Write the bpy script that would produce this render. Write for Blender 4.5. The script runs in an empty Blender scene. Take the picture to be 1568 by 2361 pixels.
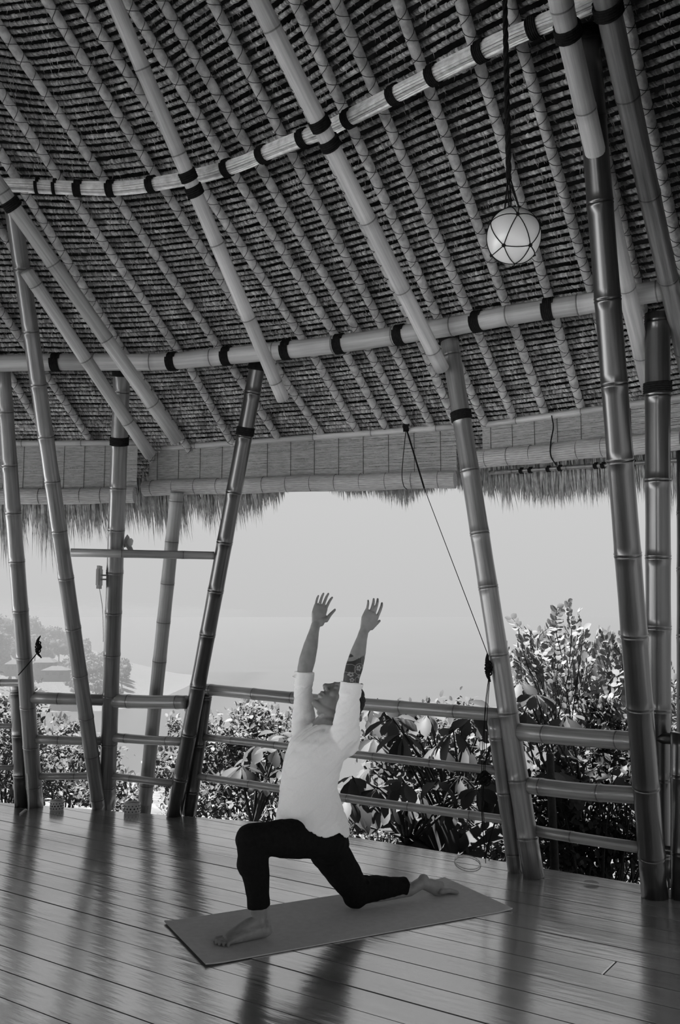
import bpy, bmesh, math, random
import numpy as np
from mathutils import Vector, Matrix, noise as mnoise

random.seed(7)
rng = np.random.default_rng(7)
scene = bpy.context.scene
COL = scene.collection

# ------------------------------------------------------------------ camera, sky, sun, exposure
W_PX, H_PX, F_PX, HORIZON, EYE = 1568.0, 2361.0, 2100.0, 1421.0, 1.48
PITCH = math.atan((HORIZON - H_PX / 2) / F_PX)
cam_d = bpy.data.cameras.new('camera')
cam_d.sensor_fit = 'VERTICAL'
cam_d.sensor_height = 36.0
cam_d.lens = 36.0 * F_PX / H_PX
cam_d.clip_start = 0.05
cam_d.clip_end = 60000
cam = bpy.data.objects.new('camera', cam_d)
cam.location = (0, 0, EYE)
cam.rotation_euler = (math.pi / 2 + PITCH, 0, 0)
COL.objects.link(cam)
scene.camera = cam

world = bpy.data.worlds.new('sky')
scene.world = world
world.use_nodes = True
wn = world.node_tree
wn.nodes.clear()
w_out = wn.nodes.new('ShaderNodeOutputWorld')
w_bg = wn.nodes.new('ShaderNodeBackground')
w_tc = wn.nodes.new('ShaderNodeTexCoord')
w_sx = wn.nodes.new('ShaderNodeSeparateXYZ')
w_rp = wn.nodes.new('ShaderNodeValToRGB')
w_rp.color_ramp.elements[0].position = 0.0
w_rp.color_ramp.elements[0].color = (0.56, 0.56, 0.56, 1)
w_rp.color_ramp.elements[1].position = 0.12
w_rp.color_ramp.elements[1].color = (0.60, 0.60, 0.60, 1)
wn.links.new(w_tc.outputs['Generated'], w_sx.inputs[0])
wn.links.new(w_sx.outputs['Z'], w_rp.inputs[0])
wn.links.new(w_rp.outputs[0], w_bg.inputs[0])
w_bg.inputs[1].default_value = 1.0
wn.links.new(w_bg.outputs[0], w_out.inputs[0])

SUN_AZ, SUN_EL, SUN_E = math.radians(-74), math.radians(72), 47.0     # azimuth from +Y, sea side on the left
sun_d = bpy.data.lights.new('sun', 'SUN')
sun_d.energy = SUN_E
sun_d.angle = math.radians(0.6)
sun = bpy.data.objects.new('sun', sun_d)
sdir = Vector((math.sin(SUN_AZ) * math.cos(SUN_EL), math.cos(SUN_AZ) * math.cos(SUN_EL), math.sin(SUN_EL)))
sun.rotation_euler = sdir.to_track_quat('Z', 'Y').to_euler()
sun.location = sdir * 40
COL.objects.link(sun)

vs = scene.view_settings
vs.view_transform = 'Standard'
vs.look = 'None'
vs.exposure = 0.0
vs.gamma = 1.0
vs.use_curve_mapping = False
try:
    scene.cycles.use_denoising = True
    scene.cycles.max_bounces = 10
    scene.cycles.diffuse_bounces = 6
except Exception:
    pass

# ------------------------------------------------------------------ photograph geometry -> world
_c, _s = math.cos(PITCH), math.sin(PITCH)
def ray(u, v):
    a, b = u - W_PX / 2, -(v - H_PX / 2)
    return np.array([a, F_PX * _c - b * _s, F_PX * _s + b * _c])
EYEP = np.array([0, 0, EYE])
def at_z(u, v, z):
    d = ray(u, v); return EYEP + d * ((z - EYE) / d[2])
def at_y(u, v, y):
    d = ray(u, v); return EYEP + d * (y / d[1])
def floor_pt(u, v): return at_z(u, v, 0.0)
def project(p):
    x, y, z = p[0], p[1], p[2] - EYE
    dep = y * _c + z * _s; up = -y * _s + z * _c
    return W_PX / 2 + F_PX * x / dep, H_PX / 2 - F_PX * up / dep
def nrm(v):
    v = np.asarray(v, float); return v / (np.linalg.norm(v) + 1e-12)

# ------------------------------------------------------------------ materials
def new_mat(name):
    m = bpy.data.materials.new(name); m.use_nodes = True
    nt = m.node_tree
    b = nt.nodes['Principled BSDF']
    return m, nt, b
def N(nt, kind, **kw):
    n = nt.nodes.new(kind)
    for k, v in kw.items(): setattr(n, k, v)
    return n
def g(v): return (v, v, v, 1)
def ramp(nt, src, stops):
    r = N(nt, 'ShaderNodeValToRGB')
    e = r.color_ramp.elements
    while len(e) < len(stops): e.new(0.5)
    for el, (p, v) in zip(e, stops): el.position = p; el.color = g(v)
    nt.links.new(src, r.inputs[0]); return r.outputs[0]
def noise_mat(name, lo, hi, scale=8.0, rough=0.7, bump=0.0, bscale=40.0, detail=4.0, spec=0.3, stretch=None, coat=0.0):
    m, nt, b = new_mat(name)
    tc = N(nt, 'ShaderNodeTexCoord'); src = tc.outputs['Object']
    if stretch:
        mp = N(nt, 'ShaderNodeMapping'); mp.inputs['Scale'].default_value = stretch
        nt.links.new(src, mp.inputs[0]); src = mp.outputs[0]
    no = N(nt, 'ShaderNodeTexNoise'); no.inputs['Scale'].default_value = scale; no.inputs['Detail'].default_value = detail
    nt.links.new(src, no.inputs['Vector'])
    nt.links.new(ramp(nt, no.outputs[0], [(0.3, lo), (0.7, hi)]), b.inputs['Base Color'])
    b.inputs['Roughness'].default_value = rough
    b.inputs['Specular IOR Level'].default_value = spec
    b.inputs['Coat Weight'].default_value = coat
    if bump:
        n2 = N(nt, 'ShaderNodeTexNoise'); n2.inputs['Scale'].default_value = bscale; n2.inputs['Detail'].default_value = 3
        nt.links.new(src, n2.inputs['Vector'])
        bp = N(nt, 'ShaderNodeBump'); bp.inputs['Strength'].default_value = bump; bp.inputs['Distance'].default_value = 0.01
        nt.links.new(n2.outputs[0], bp.inputs['Height']); nt.links.new(bp.outputs[0], b.inputs['Normal'])
    return m
def bamboo_mat(name, lo, hi, rough, coat=0.0):
    """streaks run along the pole (point attribute 'bam'), each internode has its own tone (attribute 'tone')"""
    m, nt, b = new_mat(name)
    at = N(nt, 'ShaderNodeAttribute', attribute_name='bam')
    mp = N(nt, 'ShaderNodeMapping'); mp.inputs['Scale'].default_value = (1, 1, 0.55)
    nt.links.new(at.outputs['Vector'], mp.inputs[0])
    n1 = N(nt, 'ShaderNodeTexNoise'); n1.inputs['Scale'].default_value = 3.0; n1.inputs['Detail'].default_value = 6
    nt.links.new(mp.outputs[0], n1.inputs['Vector'])
    n2 = N(nt, 'ShaderNodeTexNoise'); n2.inputs['Scale'].default_value = 14.0; n2.inputs['Detail'].default_value = 3
    nt.links.new(mp.outputs[0], n2.inputs['Vector'])
    mx = N(nt, 'ShaderNodeMath', operation='MULTIPLY_ADD'); mx.inputs[1].default_value = 0.35
    nt.links.new(n2.outputs[0], mx.inputs[0]); nt.links.new(n1.outputs[0], mx.inputs[2])
    col = ramp(nt, mx.outputs[0], [(0.45, lo), (0.9, hi)])
    tn = N(nt, 'ShaderNodeAttribute', attribute_name='tone')
    mu = N(nt, 'ShaderNodeMix', data_type='RGBA', blend_type='MULTIPLY'); mu.inputs[0].default_value = 1.0
    nt.links.new(col, mu.inputs[6]); nt.links.new(tn.outputs['Color'], mu.inputs[7])
    nt.links.new(mu.outputs[2], b.inputs['Base Color'])
    b.inputs['Roughness'].default_value = rough
    b.inputs['Specular IOR Level'].default_value = 0.5
    b.inputs['Coat Weight'].default_value = coat; b.inputs['Coat Roughness'].default_value = 0.18
    bp = N(nt, 'ShaderNodeBump'); bp.inputs['Strength'].default_value = 0.12; bp.inputs['Distance'].default_value = 0.004
    nt.links.new(n2.outputs[0], bp.inputs['Height']); nt.links.new(bp.outputs[0], b.inputs['Normal'])
    return m
def leaf_mat(name, lo, hi, trans=0.35, rough=0.4):
    m, nt, b = new_mat(name)
    oi = N(nt, 'ShaderNodeObjectInfo')
    at = N(nt, 'ShaderNodeAttribute', attribute_name='tone')
    ad = N(nt, 'ShaderNodeMath', operation='ADD')
    nt.links.new(oi.outputs['Random'], ad.inputs[0]); nt.links.new(at.outputs['Fac'], ad.inputs[1])
    fr = N(nt, 'ShaderNodeMath', operation='FRACT'); nt.links.new(ad.outputs[0], fr.inputs[0])
    col = ramp(nt, fr.outputs[0], [(0.0, lo), (1.0, hi)])
    nt.links.new(col, b.inputs['Base Color'])
    b.inputs['Roughness'].default_value = max(rough, 0.55); b.inputs['Specular IOR Level'].default_value = 0.12
    tr = N(nt, 'ShaderNodeBsdfTranslucent'); nt.links.new(col, tr.inputs[0])
    mi = N(nt, 'ShaderNodeMixShader'); mi.inputs[0].default_value = trans
    nt.links.new(b.outputs[0], mi.inputs[1]); nt.links.new(tr.outputs[0], mi.inputs[2])
    nt.links.new(mi.outputs[0], nt.nodes['Material Output'].inputs[0])
    return m

M = {}
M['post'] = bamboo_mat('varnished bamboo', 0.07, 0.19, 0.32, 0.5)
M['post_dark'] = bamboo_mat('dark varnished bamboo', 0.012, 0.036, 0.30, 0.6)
M['rail'] = bamboo_mat('rail bamboo', 0.12, 0.30, 0.35, 0.3)
M['rafter'] = bamboo_mat('pale rafter bamboo', 0.28, 0.46, 0.5)
M['purlin'] = bamboo_mat('pale purlin bamboo', 0.26, 0.42, 0.45)
M['outer_post'] = bamboo_mat('weathered outer bamboo', 0.18, 0.32, 0.5)
M['thin'] = noise_mat('bark wrapped rafter', 0.25, 0.48, 22, 0.85, 0.5, 60)
M['strip'] = noise_mat('split bamboo strip', 0.6, 0.95, 30, 0.6, 0.2, 80)
_nt = M['strip'].node_tree; _b = _nt.nodes['Principled BSDF']; _src = _b.inputs['Base Color'].links[0].from_socket
_oi = N(_nt, 'ShaderNodeObjectInfo'); _mr = N(_nt, 'ShaderNodeMapRange'); _mr.inputs['To Min'].default_value = 0.45; _nt.links.new(_oi.outputs['Random'], _mr.inputs[0])
_mu = N(_nt, 'ShaderNodeVectorMath', operation='SCALE'); _nt.links.new(_src, _mu.inputs[0]); _nt.links.new(_mr.outputs[0], _mu.inputs['Scale']); _nt.links.new(_mu.outputs[0], _b.inputs['Base Color'])
M['rope'] = noise_mat('black palm rope', 0.006, 0.014, 60, 0.95, 0.4, 200, spec=0.1)
M['thread'] = noise_mat('dark thread', 0.015, 0.03, 60, 0.9)
M['thatch'] = noise_mat('thatch grass', 0.19, 0.47, 9, 0.9, 0.0, 140, detail=6, spec=0.1)
_nt = M['thatch'].node_tree; _b = _nt.nodes['Principled BSDF']; _src = _b.inputs['Base Color'].links[0].from_socket
_at = N(_nt, 'ShaderNodeAttribute', attribute_name='tone'); _mu = N(_nt, 'ShaderNodeMix', data_type='RGBA', blend_type='MULTIPLY'); _mu.inputs[0].default_value = 1.0
_nt.links.new(_src, _mu.inputs[6]); _nt.links.new(_at.outputs['Color'], _mu.inputs[7]); _nt.links.new(_mu.outputs[2], _b.inputs['Base Color'])
M['thatch_back'] = noise_mat('shade-dark thatch', 0.012, 0.03, 18, 0.95, spec=0.05)  # near-black backing: shade of the gaps and roof ends put into the colour
M['fringe'] = noise_mat('dry eave grass', 0.16, 0.42, 24, 0.85, spec=0.1)
M['blind'] = noise_mat('split bamboo blind', 0.16, 0.32, 9, 0.65, stretch=(2, 2, 20))
M['roll'] = noise_mat('rolled blind', 0.24, 0.38, 9, 0.6, stretch=(2, 2, 20))
M['mat'] = noise_mat('rubber yoga mat', 0.48, 0.54, 30, 0.85, 0.15, 900, spec=0.2)
M['glass'] = noise_mat('frosted glass float', 0.46, 0.54, 5, 0.3, spec=0.5)
M['white'] = noise_mat('white plastic', 0.6, 0.7, 5, 0.4)
M['grey_plastic'] = noise_mat('grey lamp housing', 0.3, 0.4, 5, 0.4)
M['ceramic'] = noise_mat('pale ceramic', 0.40, 0.5, 20, 0.5)
M['hole'] = noise_mat('dark hole', 0.01, 0.02, 5, 0.9)
M['wax'] = noise_mat('candle wax', 0.65, 0.75, 5, 0.5)
M['cord'] = noise_mat('white cord', 0.5, 0.65, 60, 0.7)
M['bark'] = noise_mat('plant bark', 0.0083, 0.0220, 20, 0.9, 0.4, 60)
M['leaf_big'] = leaf_mat('large leaf', 0.018, 0.09, 0.35, 0.35)
M['leaf_pale'] = leaf_mat('pale leaf', 0.035, 0.055, 0.4, 0.4)
M['leaf_mid'] = leaf_mat('oval leaf', 0.09, 0.2, 0.5, 0.4)
M['leaf_small'] = leaf_mat('small leaf', 0.045, 0.13, 0.5, 0.45)
M['leaf_light'] = leaf_mat('haze-pale leaf', 0.06, 0.11, 0.6, 0.6)  # lightened so the left shrubs carry haze in their colour
M['leaf_dark'] = leaf_mat('dark thicket leaf', 0.008, 0.05, 0.2, 0.45)
M['leaf_far'] = leaf_mat('far foliage', 0.02, 0.06, 0.3, 0.8)
M['dry'] = leaf_mat('dry leaf', 0.25, 0.45, 0.2, 0.7)
M['ground'] = noise_mat('dry grass slope', 0.0220, 0.0660, 2.5, 0.95, 0.6, 20)
M['bounce_slab'] = noise_mat('pale bounce slab stone', 0.74, 0.82, 1.5, 0.9)  # very pale, for the added slabs that bounce sun indoors
M['house_wall'] = noise_mat('plaster wall', 0.0330, 0.0440, 2, 0.9)
M['house_roof'] = noise_mat('house roof', 0.0165, 0.0275, 2, 0.9)

# ------------------------------------------------------------------ object helpers
ORG = {}
def mesh_from(name, V, Fs, smooth=True, attrs=None):
    me = bpy.data.meshes.new(name)
    me.from_pydata([tuple(map(float, v)) for v in V], [], [tuple(f) for f in Fs])
    me.update()
    if smooth: me.polygons.foreach_set('use_smooth', [True] * len(me.polygons))
    for k, arr in (attrs or {}).items():
        arr = np.asarray(arr, np.float32)
        if arr.ndim == 1:
            a = me.attributes.new(k, 'FLOAT', 'POINT'); a.data.foreach_set('value', arr)
        else:
            a = me.attributes.new(k, 'FLOAT_VECTOR', 'POINT'); a.data.foreach_set('vector', arr.ravel())
    return me
def props(o, label=None, cat=None, group=None, kind=None):
    if label: o['label'] = label
    if cat: o['category'] = cat
    if group: o['group'] = group
    if kind: o['kind'] = kind
    return o
def obj(name, V, Fs, mat, parent=None, origin=None, smooth=True, attrs=None, kind=None, label=None):
    """one mesh object from world-space vertices; a child shares its parent's origin"""
    V = np.asarray(V, float)
    if parent is not None: org = ORG[parent.name]
    else: org = np.asarray(origin if origin is not None else (0, 0, 0), float)
    me = mesh_from(name, V - org, Fs, smooth, attrs)
    me.materials.append(M[mat] if isinstance(mat, str) else mat)
    o = bpy.data.objects.new(name, me); COL.objects.link(o)
    if parent is not None: o.parent = parent
    else: o.location = org
    ORG[o.name] = org
    if kind: o['kind'] = kind
    if label: o['label'] = label
    return o
def thing(name, loc, label, cat, group=None):
    o = bpy.data.objects.new(name, None); COL.objects.link(o)
    o.empty_display_size = 0.1; o.location = tuple(loc); ORG[o.name] = np.asarray(loc, float)
    return props(o, label, cat, group)

class MB:
    def __init__(self): self.V = []; self.F = []; self.n = 0
    def add(self, V, Fs):
        V = np.asarray(V, float); self.V.append(V)
        self.F += [tuple(i + self.n for i in f) for f in Fs]; self.n += len(V); return self
    def out(self): return np.vstack(self.V), self.F

def sweep(path, rad, n=12, caps=True, up=None, closed=False):
    P = np.asarray(path, float); k = len(P)
    rad = np.asarray(rad, float)
    if rad.ndim == 0: rad = np.full(k, float(rad))
    if rad.ndim == 1: rad = np.stack([rad, rad], 1)
    T = np.gradient(P, axis=0) if not closed else (np.roll(P, -1, 0) - np.roll(P, 1, 0))
    T = T / (np.linalg.norm(T, axis=1)[:, None] + 1e-12)
    u0 = np.asarray(up if up is not None else ((0, 0, 1) if abs(T[0][2]) < 0.9 else (0, 1, 0)), float)
    A = np.zeros((k, 3)); u = u0
    for i in range(k):
        u = u - T[i] * np.dot(u, T[i])
        if np.linalg.norm(u) < 1e-6: u = np.cross(T[i], (1, 0.3, 0.2))
        u = u / np.linalg.norm(u); A[i] = u
    B = np.cross(T, A)
    an = np.linspace(0, 2 * math.pi, n, endpoint=False)
    V = (P[:, None] + A[:, None] * (np.cos(an)[None, :, None] * rad[:, 1][:, None, None]) + B[:, None] * (np.sin(an)[None, :, None] * rad[:, 0][:, None, None])).reshape(-1, 3)
    Fs = []
    for i in range(k - 1 if not closed else k):
        a, b = i * n, ((i + 1) % k) * n
        for j in range(n): Fs.append((a + j, a + (j + 1) % n, b + (j + 1) % n, b + j))
    if caps and not closed:
        Fs.append(tuple(range(n))[::-1]); Fs.append(tuple((k - 1) * n + j for j in range(n)))
    return V, Fs
def box(c, ax, ay, az):
    c, ax, ay, az = map(lambda q: np.asarray(q, float), (c, ax, ay, az))
    V = [c + sx * ax + sy * ay + sz * az for sz in (-1, 1) for sy in (-1, 1) for sx in (-1, 1)]
    return V, [(0, 2, 3, 1), (4, 5, 7, 6), (0, 1, 5, 4), (2, 6, 7, 3), (0, 4, 6, 2), (1, 3, 7, 5)]

def polyline_at(pts, ts):
    pts = np.asarray(pts, float); d = np.r_[0, np.cumsum(np.linalg.norm(np.diff(pts, axis=0), axis=1))]
    return np.stack([np.interp(ts, d, pts[:, i]) for i in range(3)], 1), d[-1]

def bamboo_geo(path, r0, r1=None, spacing=0.33, n=20, seed=0, first=None):
    """a bamboo culm: swollen grooved node rings between slightly waisted internodes"""
    r1 = r0 if r1 is None else r1
    R = random.Random(seed)
    _, L = polyline_at(path, [0])
    nodes = []; t = first if first is not None else R.uniform(0.25, 0.9) * spacing
    while t < L - 0.02:
        nodes.append(t); t += spacing * R.uniform(0.86, 1.14)
    ts, mul, tone = [0.0], [1.0], []
    for q in nodes:
        for d, m in ((-0.05, 1.0), (-0.014, 1.015), (-0.006, 1.055), (-0.0015, 1.02), (0.0015, 1.0), (0.006, 1.06), (0.014, 1.02), (0.05, 1.0)):
            if 0 < q + d < L: ts.append(q + d); mul.append(m)
        ts.append(q + spacing * 0.45); mul.append(0.985)
    ts.append(L); mul.append(1.0)
    ts = np.array(ts); mul = np.array(mul); o = np.argsort(ts); ts, mul = ts[o], mul[o]
    keep = (ts <= L) & np.r_[True, np.diff(ts) > 1e-4]; ts, mul = ts[keep], mul[keep]
    P, _ = polyline_at(path, ts)
    rad = (r0 + (r1 - r0) * ts / L) * mul
    V, Fs = sweep(P, rad, n)
    seg = [R.uniform(0.8, 1.15) for _ in range(len(nodes) + 2)]
    tn = np.array([seg[int(np.searchsorted(nodes, t))] for t in ts])
    for q in nodes: tn = tn * np.where(np.abs(ts - q) < 0.004, 0.3, 1.0) * np.where((np.abs(ts - q) >= 0.004) & (np.abs(ts - q) < 0.02), 0.85, 1.0)
    an = np.linspace(0, 2 * math.pi, n, endpoint=False); off = R.uniform(0, 50)
    bam = np.zeros((len(ts), n, 3)); bam[:, :, 0] = np.cos(an); bam[:, :, 1] = np.sin(an); bam[:, :, 2] = ts[:, None] + off
    return V, Fs, {'bam': bam.reshape(-1, 3), 'tone': np.repeat(tn, n)}
def bamboo(name, path, r0, r1, mat, label, cat, group=None, parent=None, spacing=0.33, seed=0, n=20):
    V, Fs, at = bamboo_geo(path, r0, r1, spacing, n, seed)
    o = obj(name, V, Fs, mat, parent, None if parent is not None else path[0], True, at)
    if parent is None: props(o, label, cat, group)
    return o
def coil(center, axis, r, turns=4, rw=0.006, squeeze=1.0):
    """rope wound round a pole"""
    axis = nrm(axis); a = nrm(np.cross(axis, (0.3, 0.2, 1) if abs(axis[2]) < 0.9 else (1, 0.2, 0))); b = np.cross(axis, a)
    ts = np.linspace(0, turns * 2 * math.pi, turns * 14)
    P = [np.asarray(center) + axis * ((t / (2 * math.pi) - turns / 2) * rw * 1.7) + (a * math.cos(t) + b * math.sin(t)) * (r + rw * 0.6) for t in ts]
    return sweep(P, rw, 6)
def lashing(parent, center, axis, r, turns=4, rw=0.006):
    V, Fs = coil(center, axis, r, turns, rw)
    return obj('rope_lashing', V, Fs, 'rope', parent)
def tube_obj(name, path, r, mat, parent=None, n=6, kind=None):
    V, Fs = sweep(path, r, n)
    return obj(name, V, Fs, mat, parent, None if parent is not None else path[0], kind=kind)
def smooth_path(pts, k=8):
    """Catmull-Rom"""
    P = [np.asarray(p, float) for p in pts]; P = [2 * P[0] - P[1]] + P + [2 * P[-1] - P[-2]]
    out = []
    for i in range(1, len(P) - 2):
        for t in np.linspace(0, 1, k, endpoint=False):
            a, b, c, d = P[i - 1:i + 3]
            out.append(0.5 * ((2 * b) + (c - a) * t + (2 * a - 5 * b + 4 * c - d) * t * t + (3 * b - a - 3 * c + d) * t ** 3))
    out.append(P[-2]); return np.array(out)

# ================================================================== the setting: deck
PD = np.array([-0.824, 0.5666, 0.0]); PD /= np.linalg.norm(PD)          # direction the planks run
PN = np.array([PD[1], -PD[0], 0.0])                                      # outward, across the planks
EDGE = 5.29
m, nt, b = new_mat('polished deck wood')
tc = N(nt, 'ShaderNodeTexCoord'); oi = N(nt, 'ShaderNodeObjectInfo')
rot = N(nt, 'ShaderNodeMapping'); rot.inputs['Rotation'].default_value = (0, 0, -math.atan2(PD[1], PD[0])); nt.links.new(tc.outputs['Object'], rot.inputs[0])
mp = N(nt, 'ShaderNodeMapping'); mp.inputs['Scale'].default_value = (0.8, 14, 1); nt.links.new(rot.outputs[0], mp.inputs[0])
ad = N(nt, 'ShaderNodeVectorMath', operation='ADD'); nt.links.new(mp.outputs[0], ad.inputs[0])
sc_ = N(nt, 'ShaderNodeMath', operation='MULTIPLY'); sc_.inputs[1].default_value = 60; nt.links.new(oi.outputs['Random'], sc_.inputs[0]); nt.links.new(sc_.outputs[0], ad.inputs[1])
n1 = N(nt, 'ShaderNodeTexNoise'); n1.inputs['Scale'].default_value = 2.2; n1.inputs['Detail'].default_value = 8; n1.inputs['Distortion'].default_value = 0.6; nt.links.new(ad.outputs[0], n1.inputs['Vector'])
col = ramp(nt, n1.outputs[0], [(0.25, 0.15), (0.75, 0.42)])
hs = N(nt, 'ShaderNodeMapRange'); hs.inputs['To Min'].default_value = 0.75; hs.inputs['To Max'].default_value = 1.25; nt.links.new(oi.outputs['Random'], hs.inputs[0])
mu = N(nt, 'ShaderNodeVectorMath', operation='SCALE'); nt.links.new(col, mu.inputs[0]); nt.links.new(hs.outputs[0], mu.inputs['Scale']); nt.links.new(mu.outputs[0], b.inputs['Base Color'])
n2 = N(nt, 'ShaderNodeTexNoise'); n2.inputs['Scale'].default_value = 5; n2.inputs['Detail'].default_value = 3; nt.links.new(tc.outputs['Object'], n2.inputs['Vector'])
rr = N(nt, 'ShaderNodeMapRange'); rr.inputs['To Min'].default_value = 0.12; rr.inputs['To Max'].default_value = 0.28; nt.links.new(n2.outputs[0], rr.inputs[0]); nt.links.new(rr.outputs[0], b.inputs['Roughness'])
b.inputs['IOR'].default_value = 2.5; b.inputs['Coat IOR'].default_value = 2.4; b.inputs['Coat Weight'].default_value = 1.0; b.inputs['Coat Roughness'].default_value = 0.16
mp2 = N(nt, 'ShaderNodeMapping'); mp2.inputs['Scale'].default_value = (2.0, 12, 1); nt.links.new(rot.outputs[0], mp2.inputs[0])
n3 = N(nt, 'ShaderNodeTexNoise'); n3.inputs['Scale'].default_value = 2; n3.inputs['Detail'].default_value = 5; nt.links.new(mp2.outputs[0], n3.inputs['Vector'])
bp = N(nt, 'ShaderNodeBump'); bp.inputs['Strength'].default_value = 0.16; bp.inputs['Distance'].default_value = 0.012; nt.links.new(n3.outputs[0], bp.inputs['Height'])
nt.links.new(bp.outputs[0], b.inputs['Normal']); nt.links.new(bp.outputs[0], b.inputs['Coat Normal'])
gl = N(nt, 'ShaderNodeBsdfGlossy'); gl.inputs['Color'].default_value = g(0.75); nt.links.new(rr.outputs[0], gl.inputs['Roughness']); nt.links.new(bp.outputs[0], gl.inputs['Normal'])
mi = N(nt, 'ShaderNodeMixShader'); mi.inputs[0].default_value = 0.36
nt.links.new(b.outputs[0], mi.inputs[1]); nt.links.new(gl.outputs[0], mi.inputs[2]); nt.links.new(mi.outputs[0], nt.nodes['Material Output'].inputs[0])
M['deck'] = m

LEFT_A, LEFT_B = floor_pt(-60, 1846)[:2], floor_pt(450, 1884)[:2]         # the deck turns here
ld = LEFT_B - LEFT_A; LN = np.array([-ld[1], ld[0]]); LN /= np.linalg.norm(LN)
if LN[1] < 0: LN = -LN
LC = LN @ LEFT_A
def clip(poly, n, c):
    out = []
    for i in range(len(poly)):
        a, b_ = poly[i], poly[(i + 1) % len(poly)]
        da, db = n @ a - c, n @ b_ - c
        if da <= 0: out.append(a)
        if da * db < 0: out.append(a + (b_ - a) * (da / (da - db)))
    return out
def extrude(poly, z0, z1, bev=0.003):
    """a flat board with eased top edges"""
    P = np.array(poly); c = P.mean(0); k = len(P)
    inn = np.array([p + nrm(np.r_[c - p, 0])[:2] * bev * 1.4 for p in P])
    V = np.vstack([np.c_[P, np.full(k, z0)], np.c_[P, np.full(k, z1 - bev)], np.c_[inn, np.full(k, z1)]])
    Fs = [tuple(range(k))[::-1], tuple(range(2 * k, 3 * k))]
    for r in (0, 1):
        for i in range(k): Fs.append((r * k + i, r * k + (i + 1) % k, (r + 1) * k + (i + 1) % k, (r + 1) * k + i))
    return V, Fs
pd2, pn2 = PD[:2], PN[:2]
base_poly = [pd2 * a + pn2 * c_ for a, c_ in ((-6, -2.2), (7.5, -2.2), (7.5, EDGE - 0.03), (-6, EDGE - 0.03))]
base_poly = clip(clip([np.array(p) for p in base_poly], LN, LC - 0.03), np.array([-1.0, 0]), 3.75)
V, Fs = extrude(base_poly, -0.16, -0.034, 0.002)
floor = props(obj('floor', V, Fs, 'hole', smooth=False), 'dark polished plank deck under the bamboo roof', 'floor', kind='structure')
PW = 0.1735
k = 0; c1 = EDGE
while c1 > -2.2:
    c0 = c1 - PW
    cuts = [-6.0, 7.5]
    R = random.Random(k + 3)
    extra = R.uniform(-1.5, 3.5)
    if k % 3 == 1: cuts = [-6.0, extra, 7.5]
    for a0, a1 in zip(cuts[:-1], cuts[1:]):
        gap = (0.0040, 0.0026, 0.0046, 0.0022)[k % 4]
        poly = [pd2 * a + pn2 * c_ for a, c_ in ((a0 + .002, c0 + gap), (a1 - .002, c0 + gap), (a1 - .002, c1 - gap), (a0 + .002, c1 - gap))]
        poly = clip([np.array(p) for p in poly], LN, LC)
        if len(poly) >= 3: poly = clip(poly, np.array([-1.0, 0]), 3.8)
        if len(poly) < 3: continue
        V, Fs = extrude(poly, -0.032, R.uniform(-0.0015, 0.0015))
        obj('plank', V, Fs, 'deck', floor, smooth=False)
    c1 = c0; k += 1

# ================================================================== roof surface
SC = (3.35 - EYE) / (3.25 - EYE)
ZL, ZU, ZE = 3.35, EYE + (4.0 - EYE) * SC, EYE + (2.82 - EYE) * SC
RL = [(12, 837), (100, 836), (208, 836), (312, 836), (438, 829), (527, 820), (620, 811), (722, 800), (795, 790), (845, 783), (902, 775), (968, 764), (1028, 754), (1100, 741), (1185, 726), (1275, 711), (1376, 696), (1480, 680), (1590, 662)]
RU = [(-310, 424), (-190, 426), (-60, 428), (60, 430), (162, 433), (262, 434), (377, 420), (462, 404), (543, 381), (598, 360), (672, 330), (745, 302), (812, 268), (886, 230), (994, 176), (1103, 122), (1204, 73), (1320, 25), (1440, -30)]
RE = [(115, 1012), (215, 1012), (322, 1013), (430, 1014), (540, 1003), (645, 998), (745, 991), (845, 984), (904, 980), (949, 976), (994, 972), (1044, 967), (1119, 961), (1189, 955), (1259, 947), (1344, 936), (1424, 922), (1515, 906), (1610, 888)]
NR = len(RL)
PL = np.array([at_z(u, v, ZL) for u, v in RL]); PU = np.array([at_z(u, v, ZU) for u, v in RU]); PE = np.array([at_z(u, v, ZE) for u, v in RE])
def smooth_rows(P):
    Q = P.copy(); Q[1:-1] = 0.5 * P[1:-1] + 0.25 * (P[:-2] + P[2:]); return Q
PE = smooth_rows(smooth_rows(PE))
def extend(P, kl=6, kr=4):
    dl = (P[0] - P[3]) / 3; dr = (P[-1] - P[-4]) / 3
    dl[2] = 0; dr[2] = 0
    return np.vstack([[P[0] + dl * i for i in range(kl, 0, -1)], P, [P[-1] + dr * i for i in range(1, kr + 1)]])
S0 = 6
XL, XU, XE = extend(PL), extend(PU), extend(PE)
NS = len(XL)
ZTOP = 5.35
def roof_pt(s, z):
    """underside of the thatch battens: s counts thin rafters, z is height"""
    i = np.clip(s + S0, 0, NS - 1); j = np.arange(NS)
    def at(P): return np.array([np.interp(i, j, P[:, a]) for a in range(3)])
    L, U = at(XL), at(XU)
    if z >= ZL: t = (z - ZL) / (ZU - ZL); return L + (U - L) * t
    E_ = at(XE); t = (z - ZL) / (ZE - ZL); return L + (E_ - L) * t
def roof_normal(s, z):
    a = roof_pt(s + 0.5, z) - roof_pt(s - 0.5, z); b_ = roof_pt(s, z + 0.05) - roof_pt(s, z - 0.05)
    n_ = nrm(np.cross(a, b_)); return n_ if n_[2] < 0 else -n_           # points down into the room
ZEAVE = 2.58
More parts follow.
